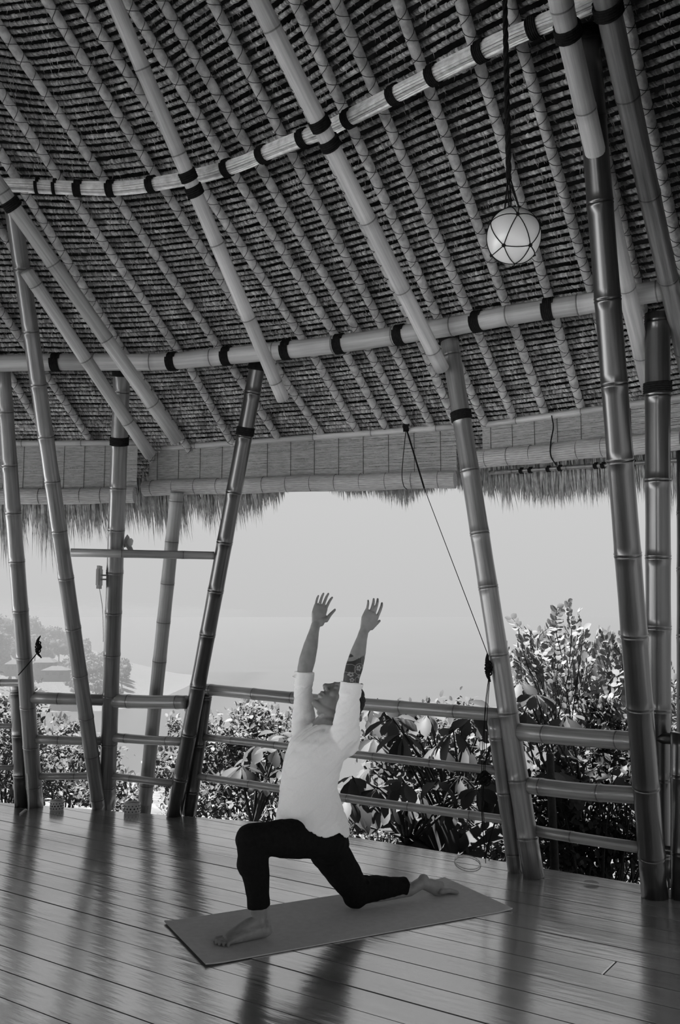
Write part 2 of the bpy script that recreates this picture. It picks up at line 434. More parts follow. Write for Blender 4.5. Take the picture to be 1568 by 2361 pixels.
# outer cover: keeps the sun off; the ridge and the far slope run on behind the viewer
ss = np.linspace(-S0, NS - S0 - 1, 40); zz = np.r_[np.linspace(ZEAVE, ZE, 4), np.linspace(ZE, ZTOP, 14)[1:]]
grid = np.array([[roof_pt(s, z) - roof_normal(s, z) * 0.085 for s in ss] for z in zz])
nz, ns = grid.shape[:2]
ridge = grid[-1]
back = []
for t in np.linspace(0, 1.22, 9)[1:]:
    row = ridge.copy(); row[:, 0] -= 0.49 * 5.6 * t; row[:, 1] -= 0.87 * 5.6 * t; row[:, 2] = ZTOP - (ZTOP - 2.75) * t; back.append(row)
G = np.vstack([grid, np.array(back)]); nz = G.shape[0]
V = G.reshape(-1, 3); up_ = np.array([0, 0, 0.16])
Fs = [(i * ns + j, i * ns + j + 1, (i + 1) * ns + j + 1, (i + 1) * ns + j) for i in range(nz - 1) for j in range(ns - 1)]
k = len(V); V2 = np.vstack([V, V + up_]); F2 = Fs + [tuple(q + k for q in f[::-1]) for f in Fs]
# gable ends added to close the roof and shade its upper corners
for e, nm in ((0, 'wall_left_shade'), (-1, 'wall_right_shade')):
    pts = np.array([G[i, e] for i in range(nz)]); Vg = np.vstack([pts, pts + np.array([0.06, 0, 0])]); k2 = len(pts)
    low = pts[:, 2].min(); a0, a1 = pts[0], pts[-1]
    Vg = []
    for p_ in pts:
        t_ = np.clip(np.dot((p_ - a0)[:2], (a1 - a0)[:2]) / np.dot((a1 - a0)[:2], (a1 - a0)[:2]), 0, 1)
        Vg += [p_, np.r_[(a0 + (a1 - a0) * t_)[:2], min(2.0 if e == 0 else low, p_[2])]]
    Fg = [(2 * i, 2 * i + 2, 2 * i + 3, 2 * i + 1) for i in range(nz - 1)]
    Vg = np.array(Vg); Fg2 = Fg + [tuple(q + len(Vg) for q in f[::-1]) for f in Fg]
    props(obj(nm, np.vstack([Vg, Vg + np.array([0.05, 0, 0])]), Fg2, 'thatch_back', smooth=False), 'dark thatch panel added to shade the gable end of the roof', 'gable', kind='structure')
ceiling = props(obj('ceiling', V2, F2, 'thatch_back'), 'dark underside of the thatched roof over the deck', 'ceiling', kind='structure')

# thatch courses: each a ragged roll of folded grass on a batten
def thatch_row(zrow, seed):
    R = np.random.default_rng(seed)
    s0, s1 = -4.2, NR + 0.9
    base = np.array([roof_pt(s, zrow) for s in np.linspace(s0, s1, 60)])
    nn = np.array([roof_normal(s, zrow) for s in np.linspace(s0, s1, 60)])
    L = np.r_[0, np.cumsum(np.linalg.norm(np.diff(base, axis=0), axis=1))]
    cols = int(L[-1] / 0.0056); t = np.linspace(0, L[-1], cols)
    P = np.stack([np.interp(t, L, base[:, a]) for a in range(3)], 1); Nn = np.stack([np.interp(t, L, nn[:, a]) for a in range(3)], 1)
    T = np.gradient(P, axis=0); T /= np.linalg.norm(T, axis=1)[:, None]
    D = np.cross(T, Nn); D *= np.where(D[:, 2] > 0, -1, 1)[:, None]      # down the slope
    ph = R.uniform(0, 6, 3)
    wob = 0.0035 * np.sin(t * 3.1 + ph[0]) + 0.0025 * np.sin(t * 8.7 + ph[1])
    r = 0.0110 * (1 + 0.10 * R.standard_normal(cols)) + 0.0012 * np.sin(t * 9 + ph[2])
    prof = [(-1.0, -0.6), (-0.75, 0.5), (0.0, 1.0), (0.78, 0.55), (1.05, -0.35)]
    rows = []
    sh = R.normal(0.0042, 0.0035, cols)
    for q, (d, n_) in enumerate(prof):
        jit = 1 + 0.10 * R.standard_normal(cols)
        rows.append(P + D * ((d * r * jit + wob)[:, None]) + Nn * ((n_ * r)[:, None]) + T * ((sh * (q - 2))[:, None]))
    V = np.array(rows); np_ = len(prof)
    V = V.transpose(1, 0, 2).reshape(-1, 3)
    Fs = [(c * np_ + q, c * np_ + q + 1, (c + 1) * np_ + q + 1, (c + 1) * np_ + q) for c in range(cols - 1) for q in range(np_ - 1)]
    tone = np.repeat(np.clip(R.lognormal(-0.3, 0.45, cols), 0.25, 1.4), np_)
    # loose grass ends
    for c in R.choice(cols, cols // 14, replace=False):
        a = V[c * np_ + 3]; ln = R.uniform(0.012, 0.03); n0 = len(V) + 0
        d = nrm(D[c] * 0.8 + Nn[c] * R.uniform(0.1, 0.7) + T[c] * R.normal(0, 0.35))
        extra.append((a - T[c] * 0.0018, a + T[c] * 0.0018, a + d * ln))
    return V, Fs, tone
z = ZEAVE + 0.06; q = 0
step_n = 0.043
while z < 5.0:
    extra = []
    V, Fs, tone = thatch_row(z, 100 + q)
    if extra:
        n0 = len(V); V = np.vstack([V] + [np.array(e) for e in extra]); Fs = Fs + [(n0 + 3 * i, n0 + 3 * i + 1, n0 + 3 * i + 2) for i in range(len(extra))]
    obj('thatch_course', V, Fs, 'thatch', ceiling, smooth=False, attrs={'tone': np.r_[tone, np.full(len(V) - len(tone), 0.9)]})
    slope = math.atan2(abs((roof_pt(8, z + .05) - roof_pt(8, z))[2]), np.linalg.norm((roof_pt(8, z + .05) - roof_pt(8, z))[:2]))
    z += step_n * math.sin(slope); q += 1
print('thatch courses', q)

# eave fringe: hanging grass ends, longer at the left
fr_u = [-400, 0, 100, 200, 300, 450, 560, 620, 660, 720, 800, 880, 930, 970, 1050, 1130, 1280, 1420, 1600, 1900]
fr_v = [1300, 1290, 1285, 1262, 1240, 1240, 1222, 1178, 1140, 1130, 1152, 1165, 1182, 1150, 1128, 1168, 1175, 1170, 1160, 1130]
R = np.random.default_rng(5)
V, Fs = [], []
for i in range(11000):
    s = R.uniform(-5.9, NR + 0.95); z0 = ZEAVE + R.uniform(-0.03, 0.10)
    p = roof_pt(s, z0) - roof_normal(s, z0) * R.uniform(-0.01, 0.12)
    d = roof_pt(s, ZEAVE) - roof_pt(s, ZEAVE + 0.1); d = nrm(d)
    u, v = project(p)
    vb = np.interp(u, fr_u, fr_v)
    clump = 0.75 + 0.35 * mnoise.noise(Vector((s * 2.2, 3.0, 0))) + 0.25 * mnoise.noise(Vector((s * 7, 8.0, 0)))
    drop = max(0.05, (vb - v) * p[1] / F_PX) * clump * R.uniform(0.6, 1.25)
    out = np.array([d[0], d[1], 0]) * drop * R.uniform(0.15, 0.4)
    t = nrm(roof_pt(s + .3, ZEAVE) - roof_pt(s - .3, ZEAVE)); w = R.uniform(0.0025, 0.006)
    lean = t * R.normal(0, 0.07) * drop
    mid = p + out * 0.6 + lean * 0.5 + np.array([0, 0, -drop * 0.5]); tip = p + out + lean + np.array([0, 0, -drop])
    n0 = len(V); V += [p - t * w, p + t * w, mid + t * w, mid - t * w, tip]
    Fs += [(n0, n0 + 1, n0 + 2, n0 + 3), (n0 + 3, n0 + 2, n0 + 4)]
obj('eave_fringe', V, Fs, 'fringe', ceiling, smooth=False, kind='stuff', label='ragged hanging grass ends along the eave')

# ================================================================== thin bark-wrapped rafters
def rafter_path(s, zt=5.2, zb=None, off=0.045):
    zs = [zb if zb else ZE - 0.16, ZE, ZL, ZU, zt]
    return [roof_pt(s, z) + roof_normal(s, z) * off for z in zs]
for i in range(-2, NR + 1):
    s = i + random.Random(i).uniform(-0.04, 0.04)
    pts = rafter_path(s)
    P, L = polyline_at(pts, np.linspace(0, polyline_at(pts, [0])[1], 44))
    rad = [0.0285 * (1 + 0.06 * mnoise.noise(Vector((s * 9, t * 6.0, 0)))) for t in np.linspace(0, L, 44)]
    V, Fs = sweep(P, rad, 12)
    t = thing('thin_rafter', P[0], 'slim bark-wrapped rafter with dark criss-cross binding under the thatch', 'rafter', 'slim wrapped rafters under the thatch')
    obj('rafter_pole', V, Fs, 'thin', t)
    mb = MB()
    for sg in (1, -1):
        tt = np.linspace(0.02, L - 0.02, int(L / 0.011)); C, _ = polyline_at(pts, tt)
        T = nrm(P[-1] - P[0]); a = nrm(np.cross(T, (0, 0, 1))); b_ = np.cross(T, a)
        an = sg * tt / 0.105 * 2 * math.pi + s
        H = C + (a * np.cos(an)[:, None] + b_ * np.sin(an)[:, None]) * 0.0305
        mb.add(*sweep(H, 0.0019, 3, caps=False))
    V, Fs = mb.out(); obj('rattan_binding', V, Fs, 'thread', t)

# ================================================================== purlins
up_px = [(-200, 418), (-80, 422), (65, 428), (180, 434), (270, 434), (350, 425), (440, 410), (540, 382), (620, 350), (700, 318), (760, 295), (830, 260), (910, 218), (1000, 172), (1110, 118), (1200, 75), (1300, 35), (1420, -20)]
DU = 0.15
up_c = smooth_path([at_z(u, v, ZU - DU) for u, v in up_px], 6)
upper = thing('split_bamboo_purlin', up_c[0], 'curved purlin bundled from split bamboo strips, tied with black rope', 'roof beam')
T = np.gradient(up_c, axis=0); T /= np.linalg.norm(T, axis=1)[:, None]
A = np.cross(T, (0, 0, 1)); A /= np.linalg.norm(A, axis=1)[:, None]; B = np.cross(A, T)
R = np.random.default_rng(11)
slots = [(0.0345, a) for a in np.linspace(0, 2 * math.pi, 18)[:-1]] + [(0.022, a) for a in np.linspace(0.3, 2 * math.pi + 0.3, 10)[:-1]] + [(0.008, a) for a in (0, 2, 4)]
for i, (rr_, an) in enumerate(slots):
    i0 = 0 if i % 3 else R.integers(6, 16); i1 = len(up_c) if i % 4 else len(up_c) - R.integers(2, 8)
    wv = 0.003 * np.sin(np.arange(len(up_c)) * 0.4 + R.uniform(0, 6))
    P = up_c + A * ((rr_ + wv) * math.cos(an))[:, None] + B * ((rr_ + wv) * math.sin(an))[:, None]
    V, Fs = sweep(P[i0:i1], np.array([[0.0062, 0.0062]] * (i1 - i0)), 6)
    obj('bamboo_strip', V, Fs, 'strip', upper, smooth=False)
def near_idx(C, u):
    us = np.array([project(p)[0] for p in C]); return int(np.argmin(np.abs(us - u)))
for u in (95, 125, 180, 257, 345, 525, 608, 697, 810, 905, 995, 1103, 1235):
    k = near_idx(up_c, u); lashing(upper, up_c[k], T[k], 0.043, 5 if u > 150 else 2, 0.0055)
lo_px = [(-260, 838), (-120, 838), (0, 838), (130, 835), (350, 835), (450, 828), (700, 803), (859, 782), (1054, 750), (1184, 725), (1339, 702), (1409, 690), (1500, 674), (1640, 650)]
DL = 0.13
lo_c = smooth_path([at_z(u, v, ZL - DL) for u, v in lo_px], 6)
lower = thing('bamboo_purlin', lo_c[0], 'thick pale bamboo purlin running across the tops of the posts', 'roof beam')
V, Fs, at = bamboo_geo(lo_c, 0.058, 0.058, 0.42, 20, 21); obj('culm', V, Fs, 'purlin', lower, attrs=at)
T2 = np.gradient(lo_c, axis=0); T2 /= np.linalg.norm(T2, axis=1)[:, None]
for u in (125, 398, 527, 655, 795, 935, 1095, 1268): k = near_idx(lo_c, u); lashing(lower, lo_c[k], T2[k], 0.058, 6, 0.006)

# ================================================================== main rafters (thick culms under the purlins)
def big(pxs, r, label, seed, bands=(), mat='rafter', d0=0.26):
    pts = []
    for (u, v, z) in pxs: pts.append(at_z(u, v, z - d0))
    t = thing('main_rafter', pts[-1], label, 'rafter', None)
    V, Fs, at = bamboo_geo(pts[::-1], r, r * 0.97, 0.5, 20, seed); obj('culm', V, Fs, mat, t, attrs=at)
    for (u, v) in bands:
        dd = []
        for a, b_ in zip(pts[:-1], pts[1:]):
            for q in np.linspace(0, 1, 60): dd.append((abs(project(a + (b_ - a) * q)[1] - v), tuple(a + (b_ - a) * q), tuple(b_ - a)))
        _, p, ax = min(dd, key=lambda e: e[0]); lashing(t, np.array(p), np.array(ax), r, 5, 0.0065)
    return t
def line_px(p0, p1, v): return p0[0] + (p1[0] - p0[0]) * (v - p0[1]) / (p1[1] - p0[1])
def big_line(U, L, vtop, vbot, *a, **k):
    """U, L: pixels where it crosses the upper and the lower purlin; one straight culm through both"""
    d0 = k.get('d0', 0.26)
    A_, B_ = at_z(U[0], U[1], ZU - d0), at_z(L[0], L[1], ZL - d0)
    def where(v):
        lo, hi = -6.0, 6.0
        for _ in range(60):
            mid = (lo + hi) / 2; p = A_ + (B_ - A_) * mid
            if p[1] < 0.5 or project(p)[1] < v: lo = mid
            else: hi = mid
        return A_ + (B_ - A_) * lo
    return where(vtop), where(vbot)
def big2(U, L, vtop, vbot, r, label, seed, bands=(), mat='rafter', d0=0.26):
    a, b_ = big_line(U, L, vtop, vbot, d0=d0)
    t = thing('main_rafter', b_, label, 'rafter')
    V, Fs, at = bamboo_geo([b_, a], r, r * 0.97, 0.5, 20, seed); obj('culm', V, Fs, mat, t, attrs=at)
    for v in bands:
        c = [b_ + (a - b_) * q for q in np.linspace(0, 1, 200)]; p = min(c, key=lambda e: abs(project(e)[1] - v)); lashing(t, p, a - b_, r, 5, 0.0065)
    return t
big2((440, 420), (610, 820), -260, 920, 0.042, 'thick pale main rafter whose cut end stops just below the lower purlin', 31, (403, 438))
big2((745, 300), (992, 795), -260, 850, 0.045, 'thick pale main rafter ending beside the capped top of the leaning post', 32, (286, 328))
big2((5, 440), (283, 835), 380, 1015, 0.045, 'grey main rafter reaching down to the roller blind from the leaning post top', 33, (470,), mat='outer_post')
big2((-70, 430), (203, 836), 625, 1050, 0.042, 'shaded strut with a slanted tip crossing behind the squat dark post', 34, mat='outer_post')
big2((1302, 42), (1462, 740), -200, 895, 0.048, 'thick main rafter running behind the tall dark varnished post', 35, (70,))
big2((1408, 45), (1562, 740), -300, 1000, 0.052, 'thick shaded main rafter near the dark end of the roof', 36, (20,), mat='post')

# ================================================================== posts
POST = {}
def post(key, base, top, zt, r0, r1, mat, label, seed, group=None, zb=0.0, ybase=None, ytop=None, spacing=0.36, bands=()):
    b0 = at_y(base[0], base[1], ybase) if ybase else at_z(base[0], base[1], zb)
    t0 = at_y(top[0], top[1], ytop) if ytop else at_z(top[0], top[1], zt)
    if zb == 0.0 and not ybase: b0[2] = 0.0
    POST[key] = (b0, t0)
    t = thing('bamboo_post', b0, label, 'post', group)
    V, Fs, at = bamboo_geo([b0, t0], r0, r1, spacing, 22, seed); obj('culm', V, Fs, mat, t, attrs=at)
    for v in bands:
        c = [b0 + (t0 - b0) * q for q in np.linspace(0, 1, 300)]; p = min(c, key=lambda e: abs(project(e)[1] - v)); lashing(t, p, t0 - b0, r1, 5, 0.007)
    return t
def on_post(key, v):
    b0, t0 = POST[key]
    return min((b0 + (t0 - b0) * q for q in np.linspace(0, 1, 400)), key=lambda e: abs(project(e)[1] - v))
post('P1', (82, 1860), (4, 838), 3.25, 0.060, 0.055, 'post', 'leaning bamboo post with a rope cleat and a short post at its side', 41)
post('P1b', (52, 1859), (41, 1578), 0, 0.060, 0.060, 'post_dark', 'short bamboo rail post strapped beside the leaning post with the cleat', 42, ytop=7.30)
post('P2', (229, 1864), (28, 468), 4.05, 0.056, 0.052, 'post', 'long bamboo post leaning far up to the roof ring, foot by the candle holders', 43)
post('P3', (246, 1861), (281, 850), 3.2, 0.064, 0.058, 'post', 'upright bamboo post carrying a small lamp bracket, white socket at its foot', 44, bands=(858, 1018))
post('P4', (334, 1852), (408, 1135), 2.45, 0.056, 0.052, 'outer_post', 'pale sunlit bamboo post standing just outside the deck edge', 45, zb=-0.02)
_b, _t = POST['P4']; _e = _b + (_b - _t) * (0.9 / (_t[2] - _b[2])); V, Fs, at = bamboo_geo([_e, _b], 0.056, 0.056, 0.36, 22, 145); obj('foot', V, Fs, 'outer_post', bpy.data.objects[[o.name for o in bpy.data.objects if o.get('label', '').startswith('pale sunlit bamboo post')][0]], attrs=at)
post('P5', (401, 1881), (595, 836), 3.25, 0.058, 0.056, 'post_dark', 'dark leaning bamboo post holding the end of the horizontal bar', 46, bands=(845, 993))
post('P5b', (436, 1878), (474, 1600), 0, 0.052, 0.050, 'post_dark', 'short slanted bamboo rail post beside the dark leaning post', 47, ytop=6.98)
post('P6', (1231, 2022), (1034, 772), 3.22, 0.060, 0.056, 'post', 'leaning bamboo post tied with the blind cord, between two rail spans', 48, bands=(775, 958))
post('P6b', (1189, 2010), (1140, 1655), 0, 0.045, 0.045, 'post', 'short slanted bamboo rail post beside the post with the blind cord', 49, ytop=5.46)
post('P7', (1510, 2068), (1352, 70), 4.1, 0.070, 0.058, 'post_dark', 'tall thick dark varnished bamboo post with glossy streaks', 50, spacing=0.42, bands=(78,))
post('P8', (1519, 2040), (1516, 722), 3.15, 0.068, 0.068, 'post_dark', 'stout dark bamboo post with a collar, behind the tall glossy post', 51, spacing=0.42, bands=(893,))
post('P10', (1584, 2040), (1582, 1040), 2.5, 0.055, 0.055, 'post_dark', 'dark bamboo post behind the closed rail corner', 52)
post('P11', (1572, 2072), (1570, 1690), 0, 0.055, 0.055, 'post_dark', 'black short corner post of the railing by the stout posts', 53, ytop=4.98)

# ================================================================== rails
def rail(pa, pb, ka, kb, wpx, label, seed, mat='rail', group='bamboo rails between the posts', over=0.0):
    A_ = at_y(pa[0], pa[1], on_post(ka, pa[1])[1] if isinstance(ka, str) else ka)
    B_ = at_y(pb[0], pb[1], on_post(kb, pb[1])[1] if isinstance(kb, str) else kb)
    r = wpx * 0.5 * (A_[1] + B_[1]) * 0.5 / F_PX
    mid = (A_ + B_) / 2 + np.array([0, 0, random.Random(seed).uniform(-0.008, 0.004)])
    return bamboo('bamboo_rail', smooth_path([A_, mid, B_], 6), r, r * 0.96, mat, label, 'rail', group, seed=seed, spacing=0.42, n=18)
for (pa, pb, ka, kb, w_, lab) in (
    ((463, 1588), (1158, 1649), 'P5b', 'P6b', 28, 'long top rail of bamboo passing behind the man'),
    ((466, 1699), (1150, 1778), 'P5b', 'P6b', 18, 'long middle rail of bamboo passing behind the man'),
    ((450, 1789), (1165, 1890), 'P5b', 'P6b', 18, 'long bottom rail of bamboo passing behind the man'),
    ((1192, 1687), (1492, 1711), 'P6', 'P7', 42, 'thick top rail of bamboo ending at the tall glossy post'),
    ((1212, 1810), (1492, 1835), 'P6', 'P7', 39, 'thick middle rail of bamboo ending at the tall glossy post'),
    ((1232, 1915), (1492, 1957), 'P6', 'P7', 25, 'slim bottom rail of bamboo ending at the tall glossy post'),
    ((252, 1615), (430, 1619), 'P3', 'P5', 31, 'top rail of bamboo between the lamp post and the dark leaning post'),
    ((252, 1699), (425, 1710), 'P3', 'P5', 21, 'middle rail of bamboo between the lamp post and the dark leaning post'),
    ((250, 1788), (410, 1807), 'P3', 'P5', 16, 'bottom rail of bamboo between the lamp post and the dark leaning post'),
    ((72, 1608), (246, 1614), 'P1', 'P3', 27, 'top rail of bamboo between the cleat post and the lamp post'),
    ((80, 1704), (246, 1709), 'P1', 'P3', 20, 'middle rail of bamboo between the cleat post and the lamp post'),
    ((88, 1790), (246, 1789), 'P1', 'P3', 16, 'bottom rail of bamboo between the cleat post and the lamp post'),
    ((-220, 1570), (64, 1574), 7.45, 'P1', 17, 'top rail of bamboo running off beyond the short strapped post'),
    ((-220, 1676), (44, 1674), 7.45, 'P1b', 12, 'middle rail of bamboo running off beyond the short strapped post'),
    ((-220, 1772), (48, 1769), 7.45, 'P1b', 12, 'bottom rail of bamboo running off beyond the short strapped post'),
    ((1500, 1700), (1700, 1712), 'P8', 4.8, 26, 'dark rail joining the stout post to the short corner post'),
    ((1500, 1955), (1700, 1975), 'P8', 4.8, 20, 'dark low rail joining the stout post to the short corner post')):
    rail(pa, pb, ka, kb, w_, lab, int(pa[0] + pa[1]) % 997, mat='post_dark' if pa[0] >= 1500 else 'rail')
A_ = at_y(163, 1274, on_post('P2', 1274)[1] - 0.06); B_ = at_y(494, 1281, on_post('P5', 1281)[1])
bamboo('bamboo_bar', [A_, B_], 0.029, 0.029, 'rail', 'lone horizontal bamboo bar high between two leaning posts', 'bar', seed=77, spacing=0.45)

# ================================================================== roller blinds
def blind(head, bot, rollc, rollr, zh, label, seed, ncord, over=0.03, ys=None):
    """head: pixels of the head pole ends; the slatted sheet hangs plumb from it, the rest is rolled up below"""
    H0, H1 = at_z(head[0][0], head[0][1], zh), at_z(head[1][0], head[1][1], zh)
    t = thing('roller_blind', (H0 + H1) / 2, label, 'blind')
    V, Fs, at = bamboo_geo([H0, H1], 0.024, 0.024, 0.5, 16, seed); obj('head_pole', V, Fs, 'purlin', t, attrs=at)
    ax = nrm(H1 - H0); L = np.linalg.norm(H1 - H0); nin = nrm(np.cross(ax, (0, 0, 1)));  nin = nin if nin[1] < 0 else -nin
    def zat(px, H): return at_y(px[0], px[1], H[1])[2]
    R0, R1 = zat(rollc[0], H0), zat(rollc[1], H1)
    hgt0, hgt1 = H0[2] - R0, H1[2] - R1; hgt = (hgt0 + hgt1) / 2
    ns_ = int(hgt / 0.0105); mb = MB(); R = random.Random(seed)
    for i in range(ns_):
        f_ = (i + 0.5) / ns_
        a = H0 + np.array([0, 0, -hgt0 * f_]); b_ = H1 + np.array([0, 0, -hgt1 * f_])
        cuts = [0.0] + sorted(R.uniform(0.1, 0.9) for _ in range(3)) + [1.0]
        for c0, c1 in zip(cuts[:-1], cuts[1:]):
            hh = 0.0052 * R.uniform(0.78, 1.0)
            p, q_ = a + (b_ - a) * c0, a + (b_ - a) * (c1 - 0.0004)
            dz = np.array([0, 0, R.uniform(-0.0012, 0.0012)])
            mb.add(*box((p + q_) / 2 + dz, (q_ - p) / 2, nin * 0.0011, (0, 0, hh)))
    V, Fs = mb.out(); obj('slats', V, Fs, 'blind', t, smooth=False, kind='stuff', label='fine split bamboo slats of the lowered sheet')
    # the roll: ribbed spiral of the same slats
    nr = 26; prof = []
    for i in range(nr):
        a0 = 2 * math.pi * i / nr; da = 2 * math.pi / nr
        prof += [(1.0, a0), (1.0, a0 + da * 0.84), (0.90, a0 + da * 0.89), (0.90, a0 + da * 0.95)]
    C0, C1 = np.array([H0[0], H0[1], R0]) + nin * rollr * 0.9, np.array([H1[0], H1[1], R1]) + nin * rollr * 0.9
    V = []; ks = 14
    for e in range(ks):
        c = C0 + (C1 - C0) * e / (ks - 1) + np.array([0, 0, 0.004 * math.sin(e * 1.3 + seed)]); sr = rollr * (1 + 0.02 * math.sin(e * 2.1 + seed))
        for (m_, a0) in prof: V.append(c + (nin * math.cos(a0) + np.array([0, 0, 1]) * math.sin(a0)) * sr * m_)
    k = len(prof); Fs = [(e * k + i, e * k + (i + 1) % k, (e + 1) * k + (i + 1) % k, (e + 1) * k + i) for e in range(ks - 1) for i in range(k)]
    Fs += [tuple(range(k)), tuple((ks - 1) * k + i for i in range(k))[::-1]]
    obj('rolled_blind', V, Fs, 'roll', t, smooth=False)
    for i in range(ncord):
        f_ = (i + 0.4) / ncord
        a = H0 + (H1 - H0) * f_ + nin * 0.004; c = C0 + (C1 - C0) * f_
        P = [a + np.array([0, 0, -0.02]), a + np.array([0, 0, -(hgt0 + (hgt1 - hgt0) * f_) + rollr])]
        for an in np.linspace(math.pi * 0.55, -math.pi * 0.4, 10): P.append(c + (nin * math.cos(an) + np.array([0, 0, 1]) * math.sin(an)) * (rollr * 1.025))
        tube_obj('warp_thread', P, 0.0016, 'thread', t, 4)
    return t, H0, H1, nin, C0, C1
ZH = ZE - 0.06
blind(((-330, 1026), (318, 1021)), None, ((-330, 1152), (318, 1144)), 0.062, ZH, 'shaded roller blind hung beside the leaning posts with light through its slats', 61, 14)
bl2 = blind(((345, 1036), (1052, 984)), None, ((345, 1128), (1060, 1108)), 0.062, ZH, 'wide roller blind half rolled up above the man', 62, 13)
bl3 = blind(((1112, 981), (1680, 902)), None, ((1112, 1062), (1680, 1008)), 0.064, ZH, 'tightly rolled blind above the thick rails, passing behind the tall post', 63, 10)
# pole and ties seen under the third blind
A_, B_ = at_y(1128, 1090, bl3[1][1] + 0.25), at_y(1700, 1052, bl3[2][1] + 0.25)
gp = thing('eave_pole', A_, 'thin eave pole with black ties showing under the tightly rolled blind', 'pole')
V, Fs, at = bamboo_geo([A_, B_], 0.016, 0.016, 0.4, 12, 71); obj('culm', V, Fs, 'post', gp, attrs=at)
for f_ in (0.15, 0.19, 0.27, 0.32, 0.47, 0.5, 0.62): lashing(gp, A_ + (B_ - A_) * f_, B_ - A_, 0.016, 3, 0.005)

# ================================================================== cords and cleats
anch = at_y(936, 985, bl2[1][1] + (bl2[2][1] - bl2[1][1]) * 0.84 - 0.04)
cl = on_post('P6', 1540); cleat_c = at_y(1131, 1540, cl[1] - 0.01)
rp = thing('pull_rope', anch, 'taut dark cord from the wide blind down to the cleat', 'cord')
top2 = at_y(978, 1125, (anch[1] + cleat_c[1]) / 2 + 0.2)
tube_obj('cord', [anch, top2], 0.006, 'rope', rp, 6)
tube_obj('cord', [top2, at_y(1127, 1515, cleat_c[1])], 0.0025, 'rope', rp, 5)
V, Fs = coil(anch, (1, 0, 0.1), 0.024, 4, 0.006); obj('knot', V, Fs, 'rope', rp)
lp = thing('blind_loop', at_y(935, 992, anch[1]), 'thin cord loop hanging over the wide rolled blind', 'cord')
tube_obj('cord', smooth_path([at_y(936, 992, anch[1] - .02), at_y(930, 1050, anch[1] - .06), at_y(927, 1095, anch[1] - .16), at_y(931, 1120, anch[1] - .15), at_y(938, 1128, anch[1] - .06)]), 0.003, 'rope', lp, 5)
lp = thing('blind_loop', at_y(467, 1018, bl2[1][1]), 'dark cord loop hanging over the wide blind beside the dark leaning post', 'cord')
yb = bl2[1][1] - 0.05
tube_obj('cord', smooth_path([at_y(467, 1018, yb), at_y(463, 1060, yb - .02), at_y(455, 1100, yb - .08), at_y(455, 1130, yb - .09), at_y(463, 1150, yb)]), 0.003, 'rope', lp, 5)
lp = thing('blind_loop', at_y(1275, 962, bl3[1][1]), 'dark cord loop hanging over the tightly rolled blind', 'cord')
yb = bl3[1][1] + (bl3[2][1] - bl3[1][1]) * 0.3 - 0.05
tube_obj('cord', smooth_path([at_y(1272, 958, yb), at_y(1276, 985, yb), at_y(1270, 1020, yb - .09), at_y(1270, 1050, yb - .1), at_y(1282, 1072, yb)]), 0.0045, 'rope', lp, 5)
def cleat(c, tilt, label, sc=1.0, flip=1):
    t = thing('rope_cleat', c, label, 'cleat')
    P = smooth_path([c + np.array([0.012 * flip + dx * sc, -0.01, dz * sc]) for dx, dz in ((tilt, 0.085), (-0.008, 0.045), (0, 0), (-0.006, -0.04), (0.014 + tilt, -0.08))], 5)
    V, Fs = sweep(P, np.array([[0.004 + 0.012 * math.sin(math.pi * i / (len(P) - 1)), 0.004 + 0.010 * math.sin(math.pi * i / (len(P) - 1))] for i in range(len(P))]), 8); obj('horn', V, Fs, 'rope', t)
    mb = MB(); R = random.Random(3)
    for i in range(7):
        cc = c + np.array([0.012 * flip, -0.012, (i - 3) * 0.010]); r = 0.022 - 0.002 * abs(i - 3)
        mb.add(*sweep([cc + np.array([math.cos(a) * r, math.sin(a) * r * 0.8, 0.012 * math.sin(a + i)]) for a in np.linspace(0, 2 * math.pi, 15)[:-1]], 0.005, 5, closed=True))
    V, Fs = mb.out(); obj('wound_cord', V, Fs, 'rope', t); return t
cleat(cleat_c, -0.006, 'dark horned cleat wound with cord on the leaning post', flip=-1)
c2 = at_y(86, 1492, on_post('P1', 1492)[1] - 0.03)
cleat(c2, 0.012, 'dark horned cleat on the post by the short strapped post')
t = thing('loose_cord', c2, 'short dark cord trailing from the cleat to the rail', 'cord')
tube_obj('cord', smooth_path([c2 + np.array([0.01, -0.02, -0.04]), at_y(66, 1530, c2[1] - .05), at_y(42, 1557, c2[1] - .05)]), 0.004, 'rope', t, 5)
yc = cleat_c[1]
t = thing('hanging_cord', at_y(1118, 1800, yc), 'thin dark cords hanging in front of the rails below the cleat', 'cord')
for pts in (((1127, 1560), (1118, 1640), (1116, 1760), (1112, 1880), (1120, 1990)), ((1130, 1560), (1124, 1640), (1121, 1740), (1114, 1860), (1128, 1985)), ((1128, 1565), (1114, 1700), (1110, 1850), (1118, 1960))):
    tube_obj('cord', smooth_path([at_y(u, v, yc - 0.03) for u, v in pts]), 0.0022, 'rope', t, 5)
mb = MB()
R = random.Random(9); hc = at_y(1120, 1790, yc - 0.03)
for i in range(9):
    cc = hc + np.array([R.uniform(-.02, .02), R.uniform(-.01, .01), R.uniform(-.03, .02)]); r = R.uniform(.015, .03); a0 = R.uniform(0, 3)
    mb.add(*sweep([cc + np.array([math.cos(a) * r, math.sin(a) * .012, math.sin(a + a0) * r]) for a in np.linspace(0, 6.28, 13)[:-1]], 0.0045, 5, closed=True))
V, Fs = mb.out(); obj('cord_hank', V, Fs, 'rope', t)
fl = floor_pt(1078, 1990)
t = thing('cord_coil', fl, 'thin cord curled flat on the planks by the leaning post foot', 'cord')
tube_obj('cord', [fl + np.array([0.075 * math.cos(a), 0.16 * math.sin(a), 0.006]) for a in np.linspace(0.4, 6.6, 26)], 0.003, 'cord', t, 5)
